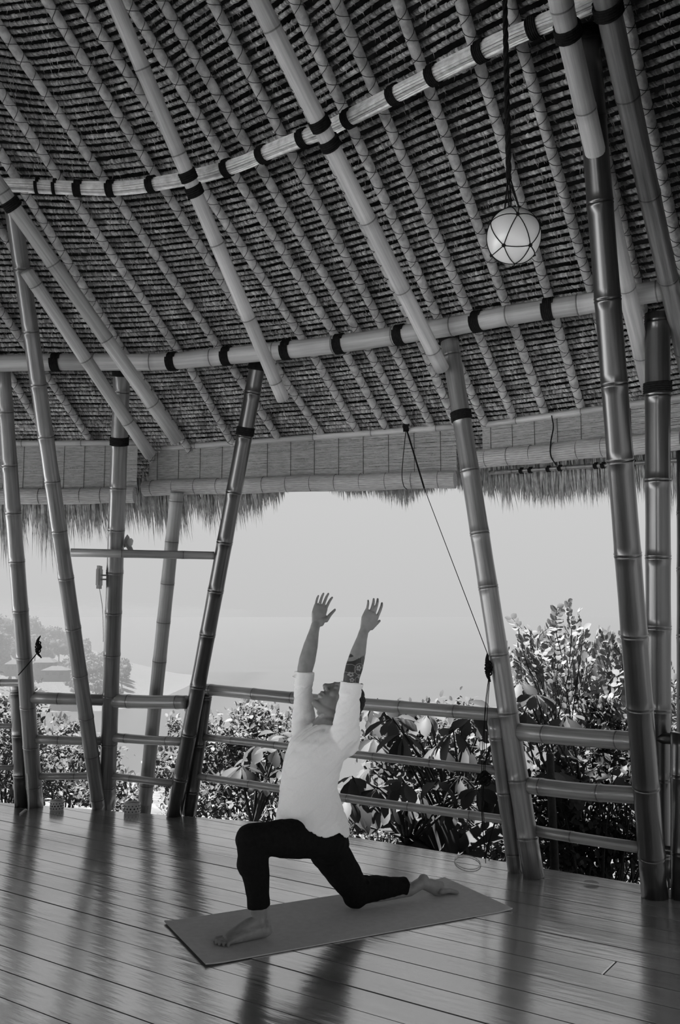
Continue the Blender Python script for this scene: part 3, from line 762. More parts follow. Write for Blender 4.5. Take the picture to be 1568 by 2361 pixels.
t = thing('pale_cord', at_y(52, 1585, 7.2), 'pale cord running down between the cleat post and the short post', 'cord')
yq = 7.2
tube_obj('cord', smooth_path([at_y(52, 1586, yq), at_y(58, 1660, yq), at_y(62, 1760, yq), at_y(66, 1862, yq), floor_pt(58, 1868) + (0, 0, .006), floor_pt(46, 1878) + (0, 0, .006)]), 0.0055, 'cord', t, 6)

# ================================================================== float lamp in a rope net
YB = 3.12
bc = at_y(1184, 545, YB); br = 0.0958
lamp = thing('glass_float', bc, 'pale round glass float hung in a knotted rope net', 'float')
me = bmesh.new(); bmesh.ops.create_uvsphere(me, u_segments=48, v_segments=32, radius=1.0)
V = np.array([v.co for v in me.verts]) * (br, br, br * 1.05) + bc; Fs = [tuple(v.index for v in f.verts) for f in me.faces]; me.free()
obj('glass_ball', V, Fs, 'glass', lamp)
def sph(th, ph, r=br * 1.012): return bc + np.array([math.cos(ph) * math.cos(th), math.sin(ph) * math.cos(th), math.sin(th) * 1.05]) * r
def arc(a, b_, k=9):
    P = []
    for q in np.linspace(0, 1, k):
        d = nrm((nrm((a - bc)) * (1 - q) + nrm(b_ - bc) * q)); P.append(bc + d * br * 1.015 * (1 + 0.05 * d[2] ** 2))
    return P
net = MB(); knots = []
top_k = [sph(math.radians(72), a) for a in np.linspace(0, 2 * math.pi, 6)[:-1] + 0.3]
up_k = [sph(math.radians(24), a) for a in np.linspace(0, 2 * math.pi, 6)[:-1] + 0.3 + 0.63]
dn_k = [sph(math.radians(-36), a) for a in np.linspace(0, 2 * math.pi, 6)[:-1] + 0.3]
bot = sph(math.radians(-88), 0)
for i in range(5):
    for a, b_ in ((top_k[i], top_k[(i + 1) % 5]), (top_k[i], up_k[i]), (top_k[(i + 1) % 5], up_k[i]), (up_k[i], up_k[(i + 1) % 5]), (up_k[i], dn_k[i]), (up_k[i], dn_k[(i + 1) % 5]), (dn_k[i], dn_k[(i + 1) % 5]), (dn_k[i], bot)):
        net.add(*sweep(arc(a, b_), 0.0018, 5))
    for p in (top_k[i], up_k[i], dn_k[i]): knots.append(coil(p, nrm(p - bc), 0.002, 2, 0.003))
V, Fs = net.out(); obj('rope_net', V, Fs, 'rope', lamp)
for V, Fs in knots: obj('knot', V, Fs, 'rope', lamp)
htop = bc + np.array([-0.012, 0, 1.55]); gath = bc + np.array([-0.012, 0, br + 0.12])
for i in range(5): tube_obj('net_strand', [top_k[i], gath + np.array([0.006 * math.cos(i), 0.006 * math.sin(i), 0])], 0.003, 'rope', lamp, 5)
mb = MB()
for sg in (0, 2.1, 4.2):
    mb.add(*sweep([gath + (htop - gath) * q + np.array([math.cos(q * 60 + sg), math.sin(q * 60 + sg), 0]) * 0.0055 for q in np.linspace(0, 1, 160)], 0.0055, 6))
V, Fs = mb.out(); obj('hanging_rope', V, Fs, 'rope', lamp)

# ================================================================== small things on the deck and posts
def tealight(c, r, h_, label):
    t = thing('candle_holder', c, label, 'candle holder', 'dotted candle holders on the deck')
    prof = [(r * .93, 0), (r * .99, h_ * .08), (r, h_ * .5), (r * .98, h_ * .94), (r * .94, h_), (r * .88, h_ * .97), (r * .86, h_ * .6), (0.001, h_ * .6)]
    n_ = 32; V = [c + np.array([p * math.cos(a), p * math.sin(a), zz_]) for p, zz_ in prof for a in np.linspace(0, 2 * math.pi, n_ + 1)[:-1]]
    Fs = [(i * n_ + j, i * n_ + (j + 1) % n_, (i + 1) * n_ + (j + 1) % n_, (i + 1) * n_ + j) for i in range(len(prof) - 1) for j in range(n_)]
    obj('cup', V, Fs, 'ceramic', t)
    V, Fs = sweep([c + np.array([0, 0, h_ * .6]), c + np.array([0, 0, h_ * .8])], r * .8, 20); obj('candle', V, Fs, 'wax', t)
    dots = MB()
    for row, zf in enumerate((.25, .5, .75)):
        for i in range(14):
            a = 2 * math.pi * (i + row * .5) / 14; d = np.array([math.cos(a), math.sin(a), 0])
            dots.add(*sweep([c + d * r * .985 + (0, 0, h_ * zf), c + d * (r * 1.012) + (0, 0, h_ * zf)], 0.006 if row % 2 else .0045, 8))
    V, Fs = dots.out(); obj('pierced_dots', V, Fs, 'hole', t, smooth=False, kind='stuff')
tealight(floor_pt(131, 1868), 0.052, 0.075, 'small dotted candle holder on the deck near the cleat post')
tealight(floor_pt(305, 1875), 0.062, 0.080, 'larger dotted candle holder on the deck between lamp post and dark leaning post')
sb = floor_pt(259, 1858)
t = thing('socket_box', sb, 'white socket box at the foot of the lamp post', 'socket')
for nm, cx, w_, dy in (('box_body', -0.012, 0.022, 0.0), ('box_lid', 0.024, 0.014, -0.012)):
    c = sb + np.array([cx, -0.05 + dy, 0.055]); bm = bmesh.new(); bmesh.ops.create_cube(bm, size=2.0); bmesh.ops.bevel(bm, geom=bm.edges[:], offset=0.25, segments=2, affect='EDGES')
    V = np.array([v.co for v in bm.verts]) * (w_, 0.025, 0.052) + c; Fs = [tuple(v.index for v in f.verts) for f in bm.faces]; bm.free(); obj(nm, V, Fs, 'white', t, smooth=False)
pl = on_post('P3', 1330)
t = thing('post_lamp', pl, 'small flat lamp on a bracket wired to the upright post', 'lamp')
c = at_y(229, 1331, pl[1] - 0.02); bm = bmesh.new(); bmesh.ops.create_cube(bm, size=2.0); bmesh.ops.bevel(bm, geom=bm.edges[:], offset=0.3, segments=2, affect='EDGES')
V = np.array([v.co for v in bm.verts]) * (0.013, 0.06, 0.084) + c; Fs = [tuple(v.index for v in f.verts) for f in bm.faces]; bm.free(); obj('lamp_head', V, Fs, 'grey_plastic', t, smooth=False)
tube_obj('bracket_arm', [c + (0.01, 0, .015), pl + (-0.05, 0, .015)], 0.006, 'grey_plastic', t, 6)
tube_obj('bracket_arm', [c + (0.01, 0, -.015), pl + (-0.05, 0, -.015)], 0.006, 'grey_plastic', t, 6)
V, Fs = coil(pl + (0, 0, 0.03), POST['P3'][1] - POST['P3'][0], 0.062, 1, 0.002); obj('wire_tie', V, Fs, 'thread', t)
tube_obj('cable', smooth_path([c + (0.008, -.02, -.08), at_y(236, 1400, c[1] - .05), at_y(238, 1450, c[1] - .06), at_y(238, 1480, c[1] - .06)]), 0.003, 'cord', t, 5)

# ================================================================== yoga mat
MC = [floor_pt(*p) for p in ((373, 2129), (481, 2228), (1187, 2098), (1020, 2029))]
CTR = sum(MC) / 4
EX = nrm((MC[0] + MC[1]) / 2 - (MC[2] + MC[3]) / 2); EY = np.cross((0, 0, 1), EX); EZ = np.array([0, 0, 1.0])
HL, HW, TH = 0.812, 0.309, 0.005
nu, nv = 40, 16; V = []
for lay in (0, 1):
    for i in range(nu + 1):
        for j in range(nv + 1):
            x, y = (-1 + 2 * i / nu) * HL, (-1 + 2 * j / nv) * HW
            lift = 0.006 * max(0, abs(x) / HL - 0.93) / 0.07 * (1 if lay else 0.9)
            V.append(CTR + EX * x + EY * y + EZ * (0.0022 + lay * TH + lift))
k = (nu + 1) * (nv + 1); idx = lambda l, i, j: l * k + i * (nv + 1) + j
Fs = [(idx(1, i, j), idx(1, i + 1, j), idx(1, i + 1, j + 1), idx(1, i, j + 1)) for i in range(nu) for j in range(nv)]
Fs += [tuple(q - k for q in f[::-1]) for f in Fs]
for i in range(nu): Fs += [(idx(0, i, 0), idx(0, i + 1, 0), idx(1, i + 1, 0), idx(1, i, 0)), (idx(0, i, nv), idx(1, i, nv), idx(1, i + 1, nv), idx(0, i + 1, nv))]
for j in range(nv): Fs += [(idx(0, 0, j), idx(1, 0, j), idx(1, 0, j + 1), idx(0, 0, j + 1)), (idx(0, nu, j), idx(0, nu, j + 1), idx(1, nu, j + 1), idx(1, nu, j))]
props(obj('yoga_mat', V, Fs, 'mat', origin=CTR, smooth=False), 'plain grey yoga mat spread on the planks under the man', 'yoga mat')

# ================================================================== the man in a low lunge
def loc(u, v, y):
    d = ray(u, v); t = ((CTR + EY * y - EYEP) @ EY) / (d @ EY); p = EYEP + t * d - CTR
    return np.array([p @ EX, p @ EY, p[2]])
def to_world(P): P = np.asarray(P, float); return CTR + P[..., 0:1] * EX + P[..., 1:2] * EY + P[..., 2:3] * EZ
def capsule(pts, rad, n=16, up=(0, 1, 0)):
    """tapered limb with rounded ends; rad entries are r or (across, along up)"""
    P = [np.asarray(p, float) for p in pts]; r = [np.array([q, q], float) if np.isscalar(q) else np.asarray(q, float) for q in rad]
    t0, t1 = nrm(P[0] - P[1]), nrm(P[-1] - P[-2]); a, b_ = [], []
    for q in (75, 50, 25):
        s_, c_ = math.sin(math.radians(q)), math.cos(math.radians(q))
        a.append((P[0] + t0 * min(r[0]) * s_, r[0] * c_)); b_.insert(0, (P[-1] + t1 * min(r[-1]) * s_, r[-1] * c_))
    allp = a + list(zip(P, r)) + b_
    return sweep([p for p, _ in allp], np.array([q for _, q in allp]), n, True, up)
def ellipsoid(c, a, b_, d, n=20, k=12):
    c, a, b_, d = map(lambda q: np.asarray(q, float), (c, a, b_, d)); V = []; Fs = []
    for i in range(1, k):
        th = math.pi * i / k
        for j in range(n): ph = 2 * math.pi * j / n; V.append(c + a * math.sin(th) * math.cos(ph) + b_ * math.sin(th) * math.sin(ph) + d * math.cos(th))
    V += [c + d, c - d]; T_, B_ = len(V) - 2, len(V) - 1
    for i in range(k - 2):
        for j in range(n): Fs.append((i * n + j, i * n + (j + 1) % n, (i + 1) * n + (j + 1) % n, (i + 1) * n + j))
    for j in range(n): Fs.append((T_, (j + 1) % n, j)); Fs.append((B_, (k - 2) * n + j, (k - 2) * n + (j + 1) % n))
    return V, Fs
def weld(name, mb, voxel, iters, mat, parent, attrs_fn=None, disp=None):
    """fuse overlapping volumes into one continuous skin"""
    V, Fs = mb.out()
    me = mesh_from(name + '_src', V, Fs)
    bm = bmesh.new(); bm.from_mesh(me); bmesh.ops.recalc_face_normals(bm, faces=bm.faces[:]); bm.to_mesh(me); bm.free()
    o = bpy.data.objects.new(name + '_src', me); COL.objects.link(o)
    rm = o.modifiers.new('r', 'REMESH'); rm.mode = 'VOXEL'; rm.voxel_size = voxel; rm.use_smooth_shade = True
    sm = o.modifiers.new('s', 'SMOOTH'); sm.factor = 0.5; sm.iterations = iters
    dg = bpy.context.evaluated_depsgraph_get(); dg.update()
    ev = bpy.data.meshes.new_from_object(o.evaluated_get(dg))
    bpy.data.objects.remove(o)
    n_ = len(ev.vertices); co = np.zeros(n_ * 3, np.float32); ev.vertices.foreach_get('co', co); co = co.reshape(-1, 3).astype(float)
    if disp is not None:
        no = np.zeros(n_ * 3, np.float32); ev.vertices.foreach_get('normal', no); co = co + no.reshape(-1, 3) * disp(co)[:, None]
    faces = [tuple(p.vertices) for p in ev.polygons]
    bpy.data.meshes.remove(ev)
    return obj(name, to_world(co), faces, mat, parent, attrs=attrs_fn(co) if attrs_fn else None)

man = thing('person', CTR + EZ * 0.0075, 'person in a white shirt and rolled black trousers, arms raised in a low lunge', 'person')
GZ = 0.0075                                                             # top of the mat
body = MB()
# head, thrown back
hu, hf, hs_ = np.array([-0.84, 0, 0.54]), np.array([0.54, 0, 0.84]), np.array([0, 1.0, 0])
hc = np.array([0.026, 0.0, 1.052])
def hp(u_, f_, s_=0.0): return hc + hu * u_ + hf * f_ + hs_ * s_
body.add(*ellipsoid(hp(0.02, -0.012), hu * 0.102, hf * 0.096, hs_ * 0.075))
body.add(*ellipsoid(hp(-0.035, 0.022), hu * 0.082, hf * 0.062, hs_ * 0.060))
body.add(*capsule([hp(-0.055, -0.055, 0.052), hp(-0.09, 0.02, 0.036), hp(-0.107, 0.062, 0.008)], [0.020, 0.018, 0.016]))
body.add(*capsule([hp(-0.055, -0.055, -0.052), hp(-0.09, 0.02, -0.036), hp(-0.107, 0.062, -0.008)], [0.020, 0.018, 0.016]))
body.add(*ellipsoid(hp(-0.108, 0.066), hu * 0.017, hf * 0.018, hs_ * 0.020))
body.add(*capsule([hp(0.032, 0.080), hp(0.005, 0.092), hp(-0.016, 0.104)], [0.009, 0.0105, 0.0135], 12))
for sg in (1, -1):
    body.add(*ellipsoid(hp(-0.020, 0.090, 0.012 * sg), hu * 0.009, hf * 0.010, hs_ * 0.009))
    body.add(*capsule([hp(0.040, 0.078, 0.010 * sg), hp(0.044, 0.070, 0.034 * sg), hp(0.034, 0.050, 0.056 * sg)], [0.0105, 0.011, 0.009], 10))
    body.add(*ellipsoid(hp(0.020, 0.070, 0.030 * sg), hu * 0.0125, hf * 0.012, hs_ * 0.0145))
    body.add(*ellipsoid(hp(-0.012, 0.058, 0.040 * sg), hu * 0.024, hf * 0.018, hs_ * 0.016))
    body.add(*ellipsoid(hp(0.0, -0.018, 0.078 * sg), hu * 0.030, hf * 0.017, hs_ * 0.009))
    body.add(*ellipsoid(hp(-0.022, -0.012, 0.078 * sg), hu * 0.012, hf * 0.010, hs_ * 0.008))
body.add(*capsule([hp(-0.050, 0.078, -0.020), hp(-0.049, 0.089, 0), hp(-0.050, 0.078, 0.020)], [0.006, 0.0085, 0.006], 10))
body.add(*capsule([hp(-0.066, 0.076, -0.017), hp(-0.066, 0.086, 0), hp(-0.066, 0.076, 0.017)], [0.006, 0.0085, 0.006], 10))
# neck and trunk
body.add(*capsule([(0.085, 0, 0.90), (0.075, 0, 0.97), (0.045, 0, 1.03)], [(0.062, 0.062), (0.055, 0.055), (0.056, 0.058)], 18))
body.add(*capsule([(0.095, 0.018, 0.955), (0.115, 0.03, 1.02), (0.085, 0.045, 1.035)], [0.014, 0.013, 0.012], 8))
body.add(*capsule([(0.095, -0.018, 0.955), (0.115, -0.03, 1.02), (0.085, -0.045, 1.035)], [0.014, 0.013, 0.012], 8))
body.add(*ellipsoid((0.128, 0, 1.0), (0.014, 0, 0), (0, 0.012, 0), (0, 0, 0.016)))
body.add(*capsule([(0.10, 0, 0.42), (0.155, 0, 0.60), (0.165, 0, 0.76), (0.115, 0, 0.88), (0.09, 0, 0.93)], [(0.065, 0.09), (0.075, 0.11), (0.085, 0.13), (0.078, 0.13), (0.06, 0.10)], 20))
# arms: near (left) and far (right)
WL, WR = loc(839, 1456, 0.18), loc(728, 1440, -0.18)
EL, ER = loc(811, 1560, 0.19), loc(703, 1545, -0.19)
SL, SR = np.array([0.08, 0.16, 0.93]), np.array([0.10, -0.15, 0.93])
def mixp(a, b_, t): return a + (b_ - a) * t
UPL = [loc(790, 1705, .12), loc(800, 1660, .17), loc(806, 1600, .19)]; UPR = [loc(706, 1700, -.09), loc(702, 1660, -.155), loc(699, 1600, -.188)]
for S_, E_, W_, UP in ((SL, EL, WL, UPL), (SR, ER, WR, UPR)):
    body.add(*capsule(UP + [E_], [0.044, 0.042, 0.039, 0.040]))
    body.add(*capsule([E_, mixp(E_, W_, .22), mixp(E_, W_, .55), mixp(E_, W_, .85), W_], [(0.041, 0.040), (0.044, 0.041), (0.038, 0.036), (0.027, 0.024), (0.025, 0.020)]))
# hands
def hand(y, wrist, knuck, tips, tb, tm, tt, palm_n):
    K = [loc(u, v, y) for u, v in knuck]; T_ = [loc(u, v, y) for u, v in tips]; w = loc(*wrist, y)
    heel = w
    pc = (sum(K) / 4 + w) / 2
    ax = nrm(sum(K) / 4 - w); side = nrm(np.cross(ax, (0, 1, 0)))
    hwid = np.linalg.norm(K[3] - K[0]) / 2 + 0.011
    body.add(*capsule([w + ax * 0.006, mixp(w, sum(K) / 4, .55), sum(K) / 4 - ax * 0.004], [(0.025, 0.0165), (hwid * 1.0, 0.0145), (hwid, 0.0115)], 16))
    for i in range(4):
        k_, t_ = K[i], T_[i]; L_ = np.linalg.norm(t_ - k_)
        curl = palm_n * 0.006
        m1 = mixp(k_, t_, .38) + curl * -0.4; m2 = mixp(k_, t_, .72) + curl * -0.1; t2 = t_ + curl * 1.1
        r = (0.0068, 0.0076, 0.0080, 0.0078)[i]
        body.add(*capsule([mixp(pc, k_, .55), k_, m1, m2, t2 - nrm(t_ - k_) * r], [0.0095, r * 1.12, r * 1.02, r * 0.95, r * 0.8], 12))
    b0, m0, t0 = loc(*tb, y), loc(*tm, y), loc(*tt, y)
    body.add(*capsule([mixp(w, pc, .5), b0 + palm_n * 0.006, m0 + palm_n * 0.010, t0 + palm_n * 0.008], [0.017, 0.0145, 0.0100, 0.0070], 12))
    body.add(*ellipsoid(mixp(w, b0, .55) + palm_n * 0.008, ax * 0.026, side * 0.015, (0, 0.012, 0)))
    return K, T_
KR, TR = hand(-0.18, (728, 1440), [(728, 1395), (736.5, 1396), (745, 1397.5), (752, 1402)], [(733.7, 1371), (745.7, 1365.5), (757, 1366), (766, 1375)], (752, 1429), (758, 1419), (770.5, 1406), np.array([0, 1.0, 0]))
KL, TL = hand(0.18, (839, 1455), [(845, 1409), (854.5, 1412), (863, 1413), (871.5, 1419)], [(850.7, 1381.5), (864, 1377.5), (873.3, 1377.5), (883.3, 1387.5)], (858, 1447), (868, 1439.5), (877, 1431.5), np.array([0, -1.0, 0]))
# legs
KN, AN = np.array([0.538, 0.12, 0.455]), np.array([0.490, 0.12, 0.098])
HIPL, HIPR = np.array([0.115, 0.09, 0.395]), np.array([0.085, -0.08, 0.385])
body.add(*capsule([HIPL, mixp(HIPL, KN, .5), KN], [0.062, 0.058, 0.050]))
body.add(*capsule([KN, mixp(KN, AN, .3) + (-0.006, 0, 0), mixp(KN, AN, .75), AN], [0.052, 0.056, 0.041, (0.035, 0.030)]))
RY = -0.055
KNR = np.array([-0.118, RY, 0.085]); ANR = loc(945, 2052, RY)
body.add(*capsule([HIPR, mixp(HIPR, KNR, .5), KNR], [0.062, 0.055, 0.048]))
body.add(*capsule([KNR, mixp(KNR, ANR, .4), ANR], [0.052, 0.050, (0.033, 0.028)]))
# front foot
def fz(z_): return z_ + GZ
body.add(*capsule([(0.463, 0.12, fz(.032)), (0.52, 0.122, fz(.036)), (0.585, 0.124, fz(.032)), (0.640, 0.122, fz(.021))], [(0.031, 0.031), (0.034, 0.035), (0.040, 0.031), (0.045, 0.020)], 16, (0, 0, 1)))
body.add(*capsule([AN + (0.002, 0, 0.02), (0.495, 0.12, fz(.075)), (0.545, 0.116, fz(.062)), (0.60, 0.110, fz(.042)), (0.645, 0.106, fz(.024))], [(0.034, 0.036), (0.036, 0.040), (0.034, 0.034), (0.033, 0.024), (0.030, 0.015)], 14, (0, 0, 1)))
for sg in (1, -1): body.add(*ellipsoid(AN + (0.002, 0.031 * sg, -0.01), (0.014, 0, 0), (0, 0.009, 0), (0, 0, 0.014)))
body.add(*capsule([AN + (-0.034, 0, 0.06), (0.447, 0.12, fz(.06)), (0.450, 0.12, fz(.03))], [0.011, 0.013, 0.024], 10))
for (bx_, by, tx, ty, r) in ((0.645, 0.087, 0.703, 0.083, 0.0135), (0.650, 0.108, 0.704, 0.106, 0.0095), (0.645, 0.125, 0.694, 0.125, 0.0090), (0.637, 0.141, 0.680, 0.143, 0.0085), (0.625, 0.156, 0.664, 0.159, 0.0085)):
    body.add(*capsule([(bx_ - .03, by, fz(.020)), (bx_ + .012, by, fz(.019)), ((bx_ + tx) / 2 + .012, (by + ty) / 2, fz(.017)), (tx - r, ty, fz(r * .85))], [r * 1.1, r * .95, r * 1.0, r * .85], 12))
# back foot, sole up, toes on the mat
hl, ball, toe = loc(973, 2034, RY), loc(1014, 2052, RY), loc(1043, 2066, RY)
hl[2] = max(hl[2], .07); toe[2] = fz(.013); ball[2] = max(ball[2], fz(.03))
body.add(*capsule([ANR, hl + (0.004, 0, -0.004), mixp(hl, ball, .5), ball], [(0.030, 0.033), (0.031, 0.033), (0.036, 0.029), (0.043, 0.023)], 16))
body.add(*ellipsoid(loc(977, 2029, RY), (0.027, 0, -0.012), (0, 0.029, 0), (0.013, 0, 0.029)))
for i, (dy, ln, r) in enumerate(((0.036, 1.08, 0.0125), (0.015, 1.0, 0.009), (-0.003, 0.9, 0.0088), (-0.020, 0.78, 0.0085), (-0.036, 0.62, 0.0085))):
    t_ = mixp(ball, toe, ln) + (0, dy, 0); t_[2] = fz(r * .9)
    body.add(*capsule([ball + (0.01, dy * .85, -0.004), mixp(ball, t_, .55) + (0, dy * .1, 0.004), t_], [r * 1.25, r * 1.05, r * .9], 12))

m, nt, b = new_mat('skin with tattooed forearm')
tc = N(nt, 'ShaderNodeTexCoord'); no = N(nt, 'ShaderNodeTexNoise'); no.inputs['Scale'].default_value = 24; no.inputs['Detail'].default_value = 5; nt.links.new(tc.outputs['Object'], no.inputs['Vector'])
skin = ramp(nt, no.outputs[0], [(0.3, 0.20), (0.7, 0.28)])
at = N(nt, 'ShaderNodeAttribute', attribute_name='tat'); sp = N(nt, 'ShaderNodeSeparateXYZ'); nt.links.new(at.outputs['Vector'], sp.inputs[0])
# blossoms, a fan and curved bands drawn on the forearm (tat = across, along in metres, mask)
circ = []
for (cx, cy, r0) in ((0.006, 0.045, 0.0135), (-0.024, 0.004, 0.0115), (0.021, 0.008, 0.0105), (-0.012, -0.02, 0.01), (0.03, 0.06, 0.010)):
    for q in range(5): a = 2 * math.pi * q / 5 + cx * 60; circ.append((cx + math.cos(a) * r0 * .72, cy + math.sin(a) * r0 * .72, r0 * .42))
cur = None
for (cx, cy, r0) in circ:
    sb_ = N(nt, 'ShaderNodeVectorMath', operation='DISTANCE'); cb = N(nt, 'ShaderNodeCombineXYZ'); nt.links.new(sp.outputs[0], cb.inputs[0]); nt.links.new(sp.outputs[1], cb.inputs[1])
    nt.links.new(cb.outputs[0], sb_.inputs[0]); sb_.inputs[1].default_value = (cx, cy, 0)
    mm = N(nt, 'ShaderNodeMath', operation='SUBTRACT'); mm.inputs[1].default_value = r0; nt.links.new(sb_.outputs['Value'], mm.inputs[0])
    if cur is None: cur = mm.outputs[0]
    else:
        mn = N(nt, 'ShaderNodeMath', operation='MINIMUM'); nt.links.new(cur, mn.inputs[0]); nt.links.new(mm.outputs[0], mn.inputs[1]); cur = mn.outputs[0]
fl_ = N(nt, 'ShaderNodeMath', operation='LESS_THAN'); fl_.inputs[1].default_value = 0.0; nt.links.new(cur, fl_.inputs[0])
bands = None
for (cx, cy, r0, w0) in ((0.012, 0.04, 0.028, 0.0012), (-0.03, 0.03, 0.022, 0.0012), (0.02, -0.012, 0.018, 0.0011), (-0.06, 0.115, 0.045, 0.009), (0.06, 0.095, 0.040, 0.0016), (0.06, 0.095, 0.050, 0.0012)):
    sb_ = N(nt, 'ShaderNodeVectorMath', operation='DISTANCE'); cb = N(nt, 'ShaderNodeCombineXYZ'); nt.links.new(sp.outputs[0], cb.inputs[0]); nt.links.new(sp.outputs[1], cb.inputs[1])
    nt.links.new(cb.outputs[0], sb_.inputs[0]); sb_.inputs[1].default_value = (cx, cy, 0)
    a1 = N(nt, 'ShaderNodeMath', operation='SUBTRACT'); a1.inputs[1].default_value = r0; nt.links.new(sb_.outputs['Value'], a1.inputs[0])
    a2 = N(nt, 'ShaderNodeMath', operation='ABSOLUTE'); nt.links.new(a1.outputs[0], a2.inputs[0])
    a3 = N(nt, 'ShaderNodeMath', operation='LESS_THAN'); a3.inputs[1].default_value = w0; nt.links.new(a2.outputs[0], a3.inputs[0])
    if bands is None: bands = a3.outputs[0]
    else: mxx = N(nt, 'ShaderNodeMath', operation='MAXIMUM'); nt.links.new(bands, mxx.inputs[0]); nt.links.new(a3.outputs[0], mxx.inputs[1]); bands = mxx.outputs[0]
lt = N(nt, 'ShaderNodeMath', operation='MAXIMUM'); nt.links.new(bands, lt.inputs[0]); nt.links.new(fl_.outputs[0], lt.inputs[1])
ink = N(nt, 'ShaderNodeMix', data_type='RGBA'); ink.inputs[6].default_value = g(0.03); ink.inputs[7].default_value = g(0.22); nt.links.new(lt.outputs[0], ink.inputs[0])
fin = N(nt, 'ShaderNodeMix', data_type='RGBA'); nt.links.new(sp.outputs[2], fin.inputs[0]); nt.links.new(skin, fin.inputs[6]); nt.links.new(ink.outputs[2], fin.inputs[7])
nt.links.new(fin.outputs[2], b.inputs['Base Color']); b.inputs['Roughness'].default_value = 0.45; b.inputs['Specular IOR Level'].default_value = 0.4
b.inputs['Subsurface Weight'].default_value = 0.0
bp = N(nt, 'ShaderNodeBump'); bp.inputs['Strength'].default_value = 0.12; bp.inputs['Distance'].default_value = 0.003; nt.links.new(no.outputs[0], bp.inputs['Height']); nt.links.new(bp.outputs[0], b.inputs['Normal'])
M['skin'] = m
def tat_attr(co):
    ax = nrm(WL - EL); side = nrm(np.cross(ax, (0, 1, 0)))
    d = co - EL; al = d @ ax; ac = d @ side
    near = np.linalg.norm(d - al[:, None] * ax, axis=1) < 0.07
    mask = (near & (al > -0.08) & (al < 0.098 + 0.012 * np.sin(ac * 90))).astype(float)
    return {'tat': np.stack([ac, al, mask], 1)}
weld('body', body, 0.0038, 3, 'skin', man, tat_attr)

# trousers
tr = MB()
tr.add(*ellipsoid((0.105, 0, 0.425), (0.098, 0, 0), (0, 0.138, 0), (0, 0, 0.118)))
tr.add(*ellipsoid((0.075, 0, 0.365), (0.092, 0, 0), (0, 0.138, 0), (0, 0, 0.100)))
tr.add(*capsule([(0.12, 0.075, 0.405), (0.24, 0.095, 0.425), (0.38, 0.11, 0.438), (0.50, 0.12, 0.452), (0.540, 0.12, 0.452)], [0.098, 0.096, 0.086, 0.074, 0.070], 22))
tr.add(*capsule([KN + (0.0, 0, 0.0), (0.522, 0.12, 0.36), (0.508, 0.12, 0.28), (0.499, 0.12, 0.215)], [0.070, 0.070, 0.063, 0.055], 22))
tr.add(*sweep([(0.500, 0.12, 0.24), (0.496, 0.12, 0.19), (0.493, 0.12, 0.148)], [0.054, 0.0525, 0.054], 22))
tr.add(*capsule([(0.528, 0.12, 0.352), (0.526, 0.12, 0.342)], [0.073, 0.073], 22))
tr.add(*capsule([(0.085, -0.07, 0.385), (0.035, -0.065, 0.30), (-0.04, -0.06, 0.19), (-0.10, RY, 0.105)], [0.108, 0.098, 0.085, 0.075], 22))
tr.add(*capsule([(-0.105, RY, 0.088), (-0.15, RY, 0.092), (-0.25, RY, 0.092), (-0.33, RY, 0.085)], [(0.078, 0.072), (0.068, 0.068), (0.060, 0.062), (0.050, 0.052)], 22))
tr.add(*sweep([(-0.31, RY, 0.086), (-0.36, RY, 0.083), (-0.402, RY, 0.081)], [0.052, 0.047, 0.049], 22))
for i, (x, z_, r) in enumerate(((-0.05, 0.245, .022), (-0.085, 0.205, .022), (-0.10, 0.17, .022), (-0.13, 0.155, .024), (-0.17, 0.152, .020))):
    tr.add(*capsule([(x + .02, RY - .05, z_ - .01), (x, RY, z_), (x + .02, RY + .05, z_ - .012)], [r * .6, r * .8, r * .6], 10))
def cloth_disp(amp, fx):
    def f(co): return np.array([amp * mnoise.noise(Vector((p[0] * fx + p[2] * 6, p[1] * fx, p[2] * fx * 0.6))) + amp * 0.5 * mnoise.noise(Vector((p[0] * 40, p[1] * 40, p[2] * 22 + 5))) for p in co])
    return f
M['black_cloth'] = noise_mat('black cotton', 0.007, 0.011, 60, 0.95, 0.3, 300, spec=0.1)
weld('trousers', tr, 0.006, 3, 'black_cloth', man, disp=cloth_disp(0.004, 16))

# shirt
sh = MB()
ring_px = [(719, 1900, .180, .208), (718, 1876, .170, .198), (714, 1848, .150, .178), (712, 1815, .137, .166), (717, 1780, .140, .170), (727, 1740, .148, .180), (742, 1705, .138, .175), (753, 1682, .108, .150), (759, 1667, .070, .110)]
n_ = 48; V = []; sec = []
for q, (u, v, a, b_) in enumerate(ring_px): sec.append((loc(u, v, 0.0), a, b_))
for q, (c, a, b_) in enumerate(sec):
    for j in range(n_):
        an = 2 * math.pi * j / n_
        x, y = math.cos(an), math.sin(an)
        p = c + np.array([a * x, b_ * y, 0])
        if q <= 1:                                                     # scalloped tails front and back, risen at the sides
            w_ = 1.0 if q == 0 else 0.5
            dg_ = (math.degrees(an) + 90) % 360 - 90
            p[2] += w_ * np.interp(dg_, [-90, -40, 20, 50, 80, 104, 130, 180, 230, 270], [0.02, -0.012, -0.010, 0.030, -0.030, -0.008, -0.055, -0.05, 0.0, 0.02])
            p[:2] += np.array([x, y]) * 0.008 * w_ * math.sin(an * 7 + 1)
        if q >= 6: p[0] += 0.012 * max(0, x)
        V.append(p)
Fs = [(i * n_ + j, i * n_ + (j + 1) % n_, (i + 1) * n_ + (j + 1) % n_, (i + 1) * n_ + j) for i in range(len(sec) - 1) for j in range(n_)]
Fs += [tuple(range(n_))[::-1], tuple((len(sec) - 1) * n_ + j for j in range(n_))]
sh.add(V, Fs)
def sleeve(pts, rads): sh.add(*capsule([loc(*p) for p in pts], rads, 20))
